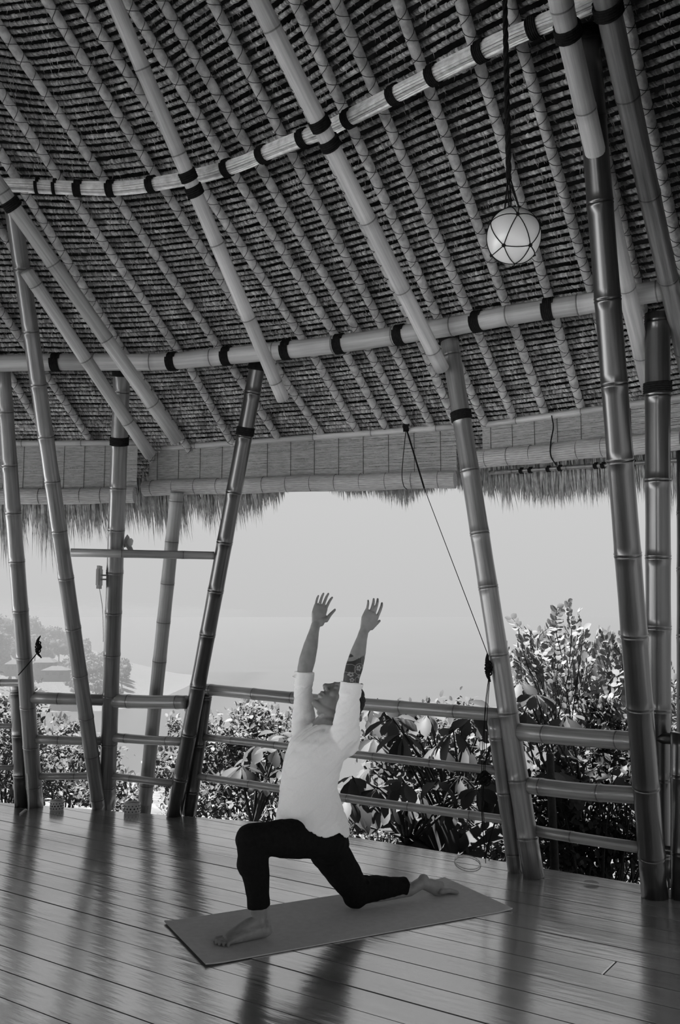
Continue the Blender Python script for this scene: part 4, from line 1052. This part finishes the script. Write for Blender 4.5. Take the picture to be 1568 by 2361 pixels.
sleeve([(782, 1722, .10), (797, 1690, .15), (800, 1650, .18), (805, 1610, .19)], [0.072, 0.074, 0.062, 0.055])
sh.add(*sweep([loc(806, 1604, .19), loc(809, 1588, .19), loc(811, 1573, .19)], [0.058, 0.0575, 0.058], 20))
sleeve([(800, 1718, .12), (806, 1705, .13)], [0.062, 0.055])
sleeve([(705, 1710, -.08), (702, 1670, -.15), (699, 1625, -.18), (700, 1590, -.19)], [0.070, 0.068, 0.056, 0.049])
sh.add(*sweep([loc(699, 1582, -.19), loc(701, 1564, -.19), loc(702, 1548, -.19)], [0.052, 0.052, 0.0525], 20))
ax1 = loc(684, 1558, -.19); sh.add(*capsule([ax1, loc(676, 1560, -.19)], [0.010, 0.008], 8))
def shirt_disp(co):
    out = []
    for p in co:
        w1 = mnoise.noise(Vector((p[0] * 10 + p[2] * 9, p[1] * 9, p[2] * 5)))
        w2 = mnoise.noise(Vector((p[0] * 30 - p[2] * 12, p[1] * 26, p[2] * 9 + 4)))
        w3 = abs(mnoise.noise(Vector((p[0] * 16 + p[2] * 20, p[1] * 14 - p[2] * 6, p[2] * 3 + 9))))
        out.append(0.006 * w1 + 0.002 * w2 - 0.0045 * max(0, 0.22 - w3) / 0.22)
    return np.array(out)
m, nt, b = new_mat('white linen')
tc = N(nt, 'ShaderNodeTexCoord'); no = N(nt, 'ShaderNodeTexNoise'); no.inputs['Scale'].default_value = 260; no.inputs['Detail'].default_value = 2; nt.links.new(tc.outputs['Object'], no.inputs['Vector'])
nt.links.new(ramp(nt, no.outputs[0], [(0.3, 0.90), (0.7, 0.96)]), b.inputs['Base Color']); b.inputs['Roughness'].default_value = 0.95; b.inputs['Specular IOR Level'].default_value = 0.1
n2 = N(nt, 'ShaderNodeTexNoise'); n2.inputs['Scale'].default_value = 22; n2.inputs['Detail'].default_value = 4; n2.inputs['Distortion'].default_value = 1.2; nt.links.new(tc.outputs['Object'], n2.inputs['Vector'])
bp = N(nt, 'ShaderNodeBump'); bp.inputs['Strength'].default_value = 0.25; bp.inputs['Distance'].default_value = 0.012; nt.links.new(n2.outputs[0], bp.inputs['Height']); nt.links.new(bp.outputs[0], b.inputs['Normal'])
tl = N(nt, 'ShaderNodeBsdfTranslucent'); tl.inputs[0].default_value = g(0.8); mi = N(nt, 'ShaderNodeMixShader'); mi.inputs[0].default_value = 0.08
nt.links.new(b.outputs[0], mi.inputs[1]); nt.links.new(tl.outputs[0], mi.inputs[2]); nt.links.new(mi.outputs[0], nt.nodes['Material Output'].inputs[0])
M['linen'] = m
shirt = weld('shirt', sh, 0.0055, 3, 'linen', man, disp=shirt_disp)
# hair: short curls over the crown and back of the head
hr = MB(); R = np.random.default_rng(4)
hr.add(*ellipsoid(hp(0.032, -0.022), hu * 0.104, hf * 0.096, hs_ * 0.080))
cnt = 0
while cnt < 260:
    d = nrm(R.normal(size=3)); uu, ff, s_ = d @ hu, d @ hf, d @ hs_
    if ff > 0.42 - 0.2 * (uu > .6) or uu < -0.35 + 0.5 * max(0, ff + .3): continue
    c = hp(0.032 + uu * 0.103, -0.022 + ff * 0.096, s_ * 0.079); r = R.uniform(0.009, 0.015)
    hr.add(*ellipsoid(c, (r, 0, 0), (0, r, 0), (0, 0, r), 8, 6)); cnt += 1
# keep the face clear: cut the cap in front of the hairline
V, Fs = hr.out()
fcoord = (V - hc) @ hf; ucoord = (V - hc) @ hu
push = np.maximum(0, fcoord - (0.020 + 0.55 * np.maximum(0, ucoord - 0.03)))
low = np.maximum(0, -(ucoord + 0.045)); V = V - push[:, None] * hf + low[:, None] * hu
hr2 = MB(); hr2.add(V, Fs)
M['hair'] = noise_mat('dark curly hair', 0.008, 0.03, 120, 0.6, 0.8, 260)
weld('hair', hr2, 0.0042, 1, 'hair', man)
# ring on the far hand
kq = mixp(KR[1], TR[1], 0.12); dq = nrm(TR[1] - KR[1]); a_ = nrm(np.cross(dq, (0, 1, 0))); b2 = np.cross(dq, a_)
M['silver'] = noise_mat('silver', 0.6, 0.7, 5, 0.2); M['silver'].node_tree.nodes['Principled BSDF'].inputs['Metallic'].default_value = 1.0
V, Fs = sweep([to_world(kq + (a_ * math.cos(q) + b2 * math.sin(q)) * 0.0098) for q in np.linspace(0, 2 * math.pi, 25)[:-1]], 0.0022, 6, closed=True)
obj('finger_ring', V, Fs, 'silver', man)

# ================================================================== land and sea
SEA = -38.0
n_ = 64; V = [(0, 0, SEA)]; rs = (300, 1500, 8000, 50000)
for r in rs: V += [(r * math.cos(2 * math.pi * i / n_), r * math.sin(2 * math.pi * i / n_), SEA) for i in range(n_)]
Fs = [(0, 1 + i, 1 + (i + 1) % n_) for i in range(n_)]
for k in range(len(rs) - 1): Fs += [(1 + k * n_ + i, 1 + (k + 1) * n_ + i, 1 + (k + 1) * n_ + (i + 1) % n_, 1 + k * n_ + (i + 1) % n_) for i in range(n_)]
M['sea'] = noise_mat('hazy bright sea', 0.0195, 0.021, 0.02, 0.35, 0.0, 1, spec=0.5)
props(obj('sea', V, Fs, 'sea', smooth=False), 'pale flat sea reaching to the horizon', 'sea', kind='structure')
def ground_z(x, y):
    d = x * PN[0] + y * PN[1]                                          # outward past the deck edge
    left = max(0.0, (-x - 2.5)) * 0.25
    o = max(0.0, d - 6.0)
    z_ = -0.75 - 0.16 * min(o, 6) - 0.30 * max(0, o - 6) ** 0.97
    z_ += 0.25 * mnoise.noise(Vector((x * 0.35, y * 0.35, 0))) * min(1, o / 2) + 1.5 * mnoise.noise(Vector((x * 0.03, y * 0.03, 3))) * min(1, o / 40)
    return max(z_, SEA - 2)
xs = np.r_[np.linspace(-180, -16, 30), np.linspace(-14, 14, 40), np.linspace(17, 120, 14)]; ys = np.r_[np.linspace(-60, 4, 24), np.linspace(4.8, 26, 44), np.linspace(29, 330, 40)]
V = [(x, y, ground_z(x, y)) for y in ys for x in xs]; nx = len(xs)
Fs = [(i * nx + j, i * nx + j + 1, (i + 1) * nx + j + 1, (i + 1) * nx + j) for i in range(len(ys) - 1) for j in range(nx - 1)]
props(obj('ground', V, Fs, 'ground'), 'overgrown slope falling away below the deck', 'ground', kind='structure')
# unseen pale slabs added to bounce sunlight in under the roof
def slab(poly, z0, z1): return extrude([np.array(p) for p in poly], z0, z1, 0.01)
for poly, lab in (([(-45, -12), (-10, -12), (-10, 11), (-45, 11)], 'wide unseen pale slab added to bounce sunlight in from the open side'), ([(-45, -45), (-3, -45), (-3, -14), (-45, -14)], 'unseen pale slab added behind the deck to bounce sunlight in')):
    V, Fs = slab(poly, -0.95, -0.30); props(obj('bounce_slab', V, Fs, 'bounce_slab', smooth=False), lab, 'bounce_slab', kind='structure')
def head_z(x, y):
    """the headland across the bay"""
    a = np.clip((-72 - x) / 110, 0, 1); a = a * a * (3 - 2 * a); b_ = np.clip((y - 385) / 60, 0, 1) * np.clip((640 - y) / 120, 0, 1)
    return SEA - 1.5 + 30 * a * math.sqrt(b_) + 2.5 * mnoise.noise(Vector((x * .03, y * .03, 1.0))) * a
xs2 = np.linspace(-420, -66, 60); ys2 = np.linspace(382, 645, 30)
V = [(x, y, head_z(x, y)) for y in ys2 for x in xs2]; nx = len(xs2)
Fs = [(i * nx + j, i * nx + j + 1, (i + 1) * nx + j + 1, (i + 1) * nx + j) for i in range(len(ys2) - 1) for j in range(nx - 1)]
props(obj('headland', V, Fs, 'ground'), 'hazy wooded headland across the bay', 'headland', kind='structure')

# ================================================================== planting
def leaf_template(rows, width, fold, droop):
    V, Fs = [], []
    for i, (t, w_) in enumerate(rows):
        z_ = -droop * t * t
        V += [(t, -w_ * width, z_ + fold * w_), (t, 0, z_), (t, w_ * width, z_ + fold * w_)]
    for i in range(len(rows) - 1):
        a, b_ = i * 3, i * 3 + 3
        Fs += [(a, a + 1, b_ + 1, b_), (a + 1, a + 2, b_ + 2, b_ + 1)]
    return np.array(V), Fs
LT = {'big': leaf_template([(0, .03), (.12, .12), (.38, .72), (.66, 1.0), (.86, .8), (1.0, .05)], 0.24, 0.07, 0.22),
      'oval': leaf_template([(0, .05), (.2, .75), (.5, 1.0), (.8, .75), (1.0, .1)], 0.34, 0.05, 0.08),
      'small': leaf_template([(0, .08), (.28, .85), (.68, .85), (1.0, .10)], 0.30, 0.06, 0.12),
      'blade': leaf_template([(0, .12), (.15, .7), (.4, 1.0), (.7, .85), (.9, .45), (1.0, .03)], 0.17, 0.06, 0.42)}
LM = {}
def frame(d, up):
    x = nrm(d); y = np.cross(up, x)
    if np.linalg.norm(y) < 1e-4: y = np.cross((1, 0, 0.1), x)
    y = nrm(y); return np.stack([x, y, np.cross(x, y)], 1)
def put_leaves(parent, leaves, kind, mat, nparts, name='leaf'):
    """leaves: (base, direction, up, size); the largest in the photo are parts of their own, the rest one joined part"""
    V0, F0 = LT[kind]
    key = (kind, mat)
    if key not in LM:
        me = mesh_from('leaf_' + kind, V0, F0, True); me.materials.append(M[mat]); LM[key] = me
    order = sorted(range(len(leaves)), key=lambda i: -leaves[i][3] / max(1.0, leaves[i][0][1]))
    org = ORG[parent.name]
    for i in order[:nparts]:
        p, d, up, s_ = leaves[i]; R_ = frame(d, up) * s_
        o = bpy.data.objects.new(name, LM[key]); COL.objects.link(o); o.parent = parent
        o.matrix_basis = Matrix(((*R_[0], p[0] - org[0]), (*R_[1], p[1] - org[1]), (*R_[2], p[2] - org[2]), (0, 0, 0, 1)))
    rest = order[nparts:]
    if rest:
        k = len(V0); V = np.zeros((len(rest) * k, 3)); Fs = []; tn = np.zeros(len(rest) * k)
        for n_, i in enumerate(rest):
            p, d, up, s_ = leaves[i]; V[n_ * k:(n_ + 1) * k] = V0 @ (frame(d, up) * s_).T + p; tn[n_ * k:(n_ + 1) * k] = rng.random()
            Fs += [tuple(q + n_ * k for q in f) for f in F0]
        obj('foliage', V, Fs, mat, parent, attrs={'tone': tn}, kind='stuff')
def stem(parent, pts, r0, r1, name='branch', mat='bark'):
    P = smooth_path(pts, 5); V, Fs = sweep(P, np.linspace(r0, r1, len(P)), 7); return obj(name, V, Fs, mat, parent)
def gpt(u, v, y): return at_y(u, v, y)
def on_ground(x, y): return np.array([x, y, ground_z(x, y)])
R = np.random.default_rng(21)

# large-leaved trees behind the long rails
def rosette_tree(base, spots, label, mat, size, nl, nparts, droop=0.35):
    t = thing('large_leaf_tree', base, label, 'tree')
    fork = base + np.array([0, 0, 0.45])
    stem(t, [base - (0, 0, .15), base + (0.02, 0, .25), fork], 0.035, 0.026, 'trunk')
    leaves = []
    for c in spots:
        mid = (fork + c) / 2 + np.array([R.normal(0, .06), R.normal(0, .08), 0.10])
        stem(t, [fork, mid, c], 0.016, 0.005)
        k = int(R.integers(nl - 1, nl + 3)); a0 = R.uniform(0, 6)
        for q in range(k):
            a = a0 + 2 * math.pi * q / k + R.normal(0, .2)
            d = np.array([math.cos(a), math.sin(a) * 0.9, R.uniform(-1.1, 0.35) - droop])
            leaves.append((c + nrm(d) * 0.02, d, np.array([R.normal(0, .3), R.normal(0, .3) - .2, 1.0]), size * R.uniform(.7, 1.15)))
    put_leaves(t, leaves, 'big', mat, nparts); return t
sp1 = [(905, 1655, 7.2), (928, 1688, 7.0), (1045, 1680, 6.8), (1085, 1655, 6.9), (985, 1645, 7.6), (880, 1640, 7.9), (1010, 1715, 7.3), (960, 1640, 7.9), (1150, 1690, 7.4), (1120, 1650, 7.8), (862, 1700, 7.9), (1075, 1720, 7.6), (870, 1610, 7.5), (918, 1612, 7.8), (1070, 1618, 7.4), (1165, 1622, 7.2)]
sp2 = [(812, 1790, 7.2), (835, 1800, 7.5), (870, 1815, 7.2), (930, 1800, 7.0), (965, 1825, 7.3), (1010, 1800, 7.0), (1060, 1790, 7.2), (1100, 1815, 6.9), (1150, 1835, 7.0), (900, 1852, 7.4), (1050, 1850, 7.2), (800, 1835, 7.7), (980, 1850, 7.6), (850, 1770, 7.9), (1130, 1790, 7.5), (1180, 1800, 7.3)]
rosette_tree(on_ground(0.95, 8.0), [gpt(*q) for q in sp1], 'large-leaved tree with glossy drooping leaves behind the long top rail', 'leaf_big', 0.21, 6, 130)
rosette_tree(on_ground(0.55, 7.7), [gpt(*q) for q in sp2], 'dark large-leaved tree filling the gap between the middle and bottom rails', 'leaf_big', 0.19, 7, 140)
sp3 = [(560, 1765, 7.8), (600, 1712, 8.0), (640, 1725, 7.7), (618, 1795, 7.6), (655, 1770, 7.9), (640, 1690, 8.2), (668, 1700, 7.8), (585, 1745, 8.1)]
rosette_tree(on_ground(-0.75, 8.1), [gpt(*q) for q in sp3], 'pale large-leaved sapling beside the man\'s back behind the rails', 'leaf_pale', 0.19, 6, 60, 0.2)
sp4 = [(1208, 1640, 6.6), (1235, 1600, 6.9), (1255, 1660, 6.7), (1305, 1650, 7.0), (1200, 1570, 7.4), (1265, 1775, 6.6), (1300, 1790, 6.8), (1380, 1770, 6.9), (1425, 1790, 6.7), (1340, 1800, 6.6), (1290, 1740, 6.9), (1450, 1760, 7.0)]
rosette_tree(on_ground(1.75, 7.1), [gpt(*q) for q in sp4], 'large-leaved tree beside the post with the blind cord and behind the thick rails', 'leaf_big', 0.17, 6, 90)

# shrub of oval paired leaflets, sunlit
def spray_shrub(center, rad, nsp, label, size, base, mat, nparts, tips):
    t = thing('oval_leaf_shrub', base, label, 'shrub'); leaves = []
    tg = [c for c in tips]
    while len(tg) < nsp:
        d = nrm(R.normal(size=3)); tg.append(center + d * rad * R.uniform(.35, 1.0) ** .6)
    for i, c in enumerate(tg):
        o = nrm(c - (center - np.array([0, 0, rad[2] * 1.3]))) + np.array([R.normal(0, .35), R.normal(0, .35), .15]); o = nrm(o)
        L = R.uniform(.22, .38); a = c - o * L
        sd = nrm(np.cross(o, (R.normal(), R.normal(), 1)))
        if i % 5 == 0 or i < len(tips): stem(t, [base + (0, 0, .3), (base + a) / 2 + (R.normal(0, .1), 0, .2), a, c], 0.008, 0.002)
        for q in np.linspace(.1, 1, 7):
            for sg in (1, -1):
                leaves.append((a + (c - a) * q, sd * sg + o * .55 + R.normal(0, .12, 3), np.cross(o, sd) + R.normal(0, .35, 3), size * R.uniform(.75, 1.15)))
    put_leaves(t, leaves, 'oval', mat, nparts); return t
spray_shrub(gpt(1330, 1555, 8.3), np.array([0.80, 0.6, 0.50]), 190, 'sunlit shrub with rows of oval leaves rising above the thick rails', 0.075, on_ground(2.0, 8.4), 'leaf_mid', 280,
            [gpt(*q) for q in ((1310, 1390, 7.8), (1335, 1410, 7.8), (1285, 1400, 7.9), (1345, 1450, 7.7), (1270, 1440, 7.9), (1180, 1425, 8), (1195, 1450, 7.9), (1225, 1455, 8), (1400, 1470, 8), (1440, 1470, 8.1), (1455, 1490, 8.1), (1380, 1455, 8.0))])
spray_shrub(gpt(1560, 1560, 8.8), np.array([0.45, 0.5, 0.5]), 50, 'leafy shrub glimpsed between the stout dark posts', 0.07, on_ground(3.3, 8.8), 'leaf_mid', 60, [])

# fine-leaved shrubs
def fine_shrub(c, rad, n_, size, label, mat='leaf_small', nparts=0):
    base = on_ground(c[0], c[1]); t = thing('fine_leaf_shrub', base, label, 'shrub'); leaves = []
    for i in range(9):
        e = c + R.normal(0, .45, 3) * rad; stem(t, [base - (0, 0, .1), (base + e) / 2 + R.normal(0, .06, 3), e], 0.012, 0.003, 'stem')
    cl = [c + nrm(R.normal(size=3)) * rad * R.uniform(.2, 1) ** .5 for _ in range(max(8, n_ // 45))]
    for i in range(n_):
        q = cl[R.integers(len(cl))] + R.normal(0, .13, 3) * rad
        leaves.append((q, R.normal(size=3) + (0, 0, .2), R.normal(0, .5, 3) + (0, 0, 1), size * R.uniform(.6, 1.3)))
    put_leaves(t, leaves, 'small', mat, nparts); return t
fine_shrub(gpt(540, 1735, 9.6), np.array([.55, .5, .55]), 3600, .062, 'dense small-leaved shrub behind the rails left of the man')
fine_shrub(gpt(640, 1700, 10.2), np.array([.45, .5, .38]), 2200, .06, 'small-leaved shrub right behind the man\'s shirt')
fine_shrub(gpt(420, 1760, 10.0), np.array([.35, .4, .45]), 1900, .06, 'small-leaved shrub behind the dark leaning post')
fine_shrub(gpt(560, 1860, 9.0), np.array([.75, .4, .28]), 2600, .06, 'low bushy shrub along the deck edge left of the man')
fine_shrub(gpt(150, 1775, 11.5), np.array([.75, .6, .40]), 3000, .07, 'low bushy shrub beyond the candle holders', 'leaf_light')
fine_shrub(gpt(20, 1740, 10.5), np.array([.45, .5, .75]), 2600, .07, 'tall bushy shrub beyond the short strapped post', 'leaf_light')
fine_shrub(gpt(110, 1680, 13.5), np.array([.42, .5, .18]), 700, .08, 'sparse shrub tips beyond the cleat post', 'leaf_light')
fine_shrub(gpt(270, 1830, 10.5), np.array([.5, .4, .22]), 1300, .06, 'low shrub behind the white socket box', 'leaf_light')
fine_shrub(gpt(870, 1900, 8.6), np.array([.55, .4, .32]), 2400, .055, 'low fine-leaved shrub beneath the large-leaved trees')
fine_shrub(gpt(1080, 1930, 8.0), np.array([.6, .4, .30]), 2200, .055, 'low fine-leaved shrub by the hanging cords')
fine_shrub(gpt(1345, 1880, 6.9), np.array([.50, .45, .42]), 3200, .06, 'dark thicket of small leaves behind the thick rails', 'leaf_dark')
fine_shrub(gpt(1420, 1700, 7.6), np.array([.40, .4, .35]), 1500, .06, 'dark small-leaved bush behind the top thick rail', 'leaf_dark')
fine_shrub(gpt(1330, 1980, 7.3), np.array([.70, .3, .16]), 1500, .05, 'sunlit ground cover below the thick rails')
fine_shrub(gpt(1540, 1850, 7.4), np.array([.25, .3, .6]), 900, .06, 'shrub glimpsed in the slot beside the tall post')

fine_shrub(gpt(1010, 1720, 9.4), np.array([.85, .4, .42]), 3400, .075, 'pale leafy hedge behind the large-leaved trees', 'leaf_light')
fine_shrub(gpt(1000, 1870, 9.2), np.array([.85, .4, .30]), 2600, .065, 'low pale hedge behind the arching plants', 'leaf_light')
fine_shrub(gpt(1330, 1640, 9.4), np.array([.75, .4, .45]), 2600, .075, 'pale bush behind the oval-leaved shrub', 'leaf_light')
# thicket stems and a thick outside trunk
t = thing('outer_trunk', gpt(1277, 2012, 6.4), 'thick dark trunk standing outside below the thick rails', 'tree')
stem(t, [gpt(1280, 2060, 6.4), gpt(1277, 1960, 6.4), gpt(1272, 1860, 6.4), gpt(1268, 1740, 6.5)], 0.032, 0.028, 'trunk', 'bark')
t = thing('cane_clump', on_ground(2.05, 6.8), 'clump of thin dark canes behind the slim bottom rail', 'shrub')
for i in range(26):
    u0 = R.uniform(1310, 1465); u1 = u0 + R.normal(0, 55); y = R.uniform(6.5, 7.2)
    stem(t, [gpt(u0, R.uniform(2030, 2070), y), gpt((u0 + u1) / 2 + R.normal(0, 8), 1930, y), gpt(u1, R.uniform(1760, 1850), y)], R.uniform(.006, .013), .004, 'cane')
t = thing('slim_stem', on_ground(1.2, 6.6), 'single dark slanted stem beside the hanging cords', 'shrub'); stem(t, [gpt(1112, 2000, 6.5), gpt(1128, 1940, 6.5), gpt(1143, 1890, 6.5)], .009, .006, 'stem')

# arching blade-leaved plants
def arching(c, fans, label):
    t = thing('arching_plant', c, label, 'plant'); lv = []
    for (dx, dz, s_) in fans:
        lv.append((c, np.array([dx, R.normal(0, .25), dz]), np.array([-dx * .5, -.6, 1.0]), s_))
    put_leaves(t, lv, 'blade', 'leaf_pale', 60)
arching(gpt(1010, 1965, 7.6), [(-1, .75, .55), (-.75, .9, .42), (-.3, 1.2, .36), (.5, 1.1, .46), (.9, .9, .5), (.15, 1.3, .4), (-1, .35, .4)], 'arching broad-bladed plant low beyond the deck edge behind the man\'s hip')
arching(gpt(1050, 1975, 7.4), [(1, .85, .5), (.7, 1.0, .42), (-.2, 1.2, .4), (1, .3, .35)], 'smaller arching plant beside the hanging cords')
arching(gpt(850, 1925, 7.8), [(-.6, 1, .4), (.4, 1.1, .45), (.8, .8, .4), (-.2, 1.3, .35)], 'upright bladed plant beside the man\'s hip')

# hillside with trees and houses across the bay
def far_tree(x, y, h_, i):
    z0 = head_z(x, y); t = thing('hillside_tree', (x, y, z0), 'hazy round-crowned tree on the far hillside', 'tree', 'hazy trees on the far hillside')
    Q = np.random.default_rng(i); mb = MB(); lv = []
    for k in range(6):
        bm = bmesh.new(); bmesh.ops.create_icosphere(bm, subdivisions=2, radius=1.0)
        V = np.array([v.co for v in bm.verts]); Fs = [tuple(v.index for v in f.verts) for f in bm.faces]; bm.free()
        rad = np.array([.30, .30, .24]) * h_ * Q.uniform(.7, 1.2); cc = np.array([x, y, z0 + h_ * .66]) + Q.normal(0, .5, 3) * (1, 1, .5) * h_ * .36
        mb.add(V * rad * .85 + cc, Fs)
        for q in range(60):
            d = nrm(Q.normal(size=3)); lv.append((cc + d * rad * Q.uniform(.8, 1.08), d * .6 + Q.normal(0, .6, 3), d + Q.normal(0, .4, 3), Q.uniform(.7, 1.5)))
    V, Fs = mb.out(); cr = obj('crown', V, Fs, 'leaf_far', t, attrs={'tone': np.full(len(V), Q.random())})
    put_leaves(t, lv, 'oval', 'leaf_far', 0)
    V, Fs = sweep([(x, y, z0 - .5), (x, y, z0 + h_ * .5)], h_ * .03, 6); obj('trunk', V, Fs, 'bark', t)
Q = np.random.default_rng(8)
for i in range(80):
    y = Q.uniform(395, 500); u = Q.uniform(-60, 300) if i > 14 else Q.uniform(-40, 90)
    x = (u - 784) * y / F_PX
    if x > -84: continue
    far_tree(x, y, Q.uniform(6, 11) if i > 5 else Q.uniform(13, 17), 500 + i)
def house(u, v, y, w_, d_, h_, label):
    p = gpt(u, v, y); z0 = p[2]; t = thing('house', p, label, 'house'); x, yy = p[0], p[1]
    V, Fs = box((x, yy, z0 + h_ / 2 - 1), (w_ / 2, 0, 0), (0, d_ / 2, 0), (0, 0, h_ / 2 + 1)); obj('wall', V, Fs, 'house_wall', t, smooth=False)
    r = .7; V = [(x - w_ / 2 - r, yy - d_ / 2 - r, z0 + h_), (x + w_ / 2 + r, yy - d_ / 2 - r, z0 + h_), (x + w_ / 2 + r, yy + d_ / 2 + r, z0 + h_), (x - w_ / 2 - r, yy + d_ / 2 + r, z0 + h_), (x - w_ / 5, yy, z0 + h_ * 1.6), (x + w_ / 5, yy, z0 + h_ * 1.6)]
    obj('roof', V, [(0, 1, 5, 4), (2, 3, 4, 5), (1, 2, 5), (3, 0, 4), (3, 2, 1, 0)], 'house_roof', t, smooth=False)
    for k in range(3):
        V, Fs = box((x + (k - 1) * w_ * .3, yy - d_ / 2 - .03, z0 + h_ * .5), (w_ * .08, 0, 0), (0, .05, 0), (0, 0, h_ * .22)); obj('window', V, Fs, 'hole', t, smooth=False)
house(105, 1545, 398, 8, 6, 3.4, 'low hazy house with a pitched roof on the far headland')
house(130, 1560, 392, 10, 6, 2.8, 'long low hazy house below the pitched one on the headland')
house(34, 1548, 396, 6, 5, 3.2, 'small hazy house among trees beyond the cleat post')

# fallen leaf on the planks, dry frond caught on the bar
c = floor_pt(1344, 2038); V0, F0 = LT['oval']; V = V0 @ (frame((1, -.3, 0.05), (0, 0, 1)) * .09).T + c + (0, 0, .012)
props(obj('fallen_leaf', V, F0, 'dry', origin=c), 'small dry leaf lying on the planks near the tall post', 'leaf')
c = on_post('P3', 1270) + np.array([0.07, -0.02, 0.02]); t = thing('dry_frond', c, 'curled dry frond caught beside the bar on the upright post', 'leaf')
for k in range(4):
    o = bpy.data.objects.new('leaf', LM.setdefault(('oval', 'dry'), (lambda me: (me.materials.append(M['dry']), me)[1])(mesh_from('leaf_dry', *LT['oval'])))); COL.objects.link(o); o.parent = t
    R_ = frame(np.array([.2 + .1 * k, -.2, .6 - .5 * k]), np.array([1, -.5, k * .3])) * .10; o.matrix_basis = Matrix(((*R_[0], 0), (*R_[1], 0), (*R_[2], .02 * k), (0, 0, 0, 1)))

# haze hanging over the bay
m, nt, b = new_mat('sea haze'); nt.nodes.remove(b)
vsn = N(nt, 'ShaderNodeVolumeScatter'); vsn.inputs['Color'].default_value = g(1.0); vsn.inputs['Density'].default_value = 0.0005
vab = N(nt, 'ShaderNodeVolumeAbsorption'); vab.inputs['Color'].default_value = g(0.0); vab.inputs['Density'].default_value = 0.0028
vad = N(nt, 'ShaderNodeAddShader'); nt.links.new(vsn.outputs[0], vad.inputs[0]); nt.links.new(vab.outputs[0], vad.inputs[1])
nt.links.new(vad.outputs[0], nt.nodes['Material Output'].inputs['Volume'])
V, Fs = box((-255, 420, -19), (195, 0, 0), (0, 240, 0), (0, 0, 25)); o = obj('haze', V, Fs, m, smooth=False)
props(o, 'thin sea haze over the far hillside', 'haze', kind='stuff')
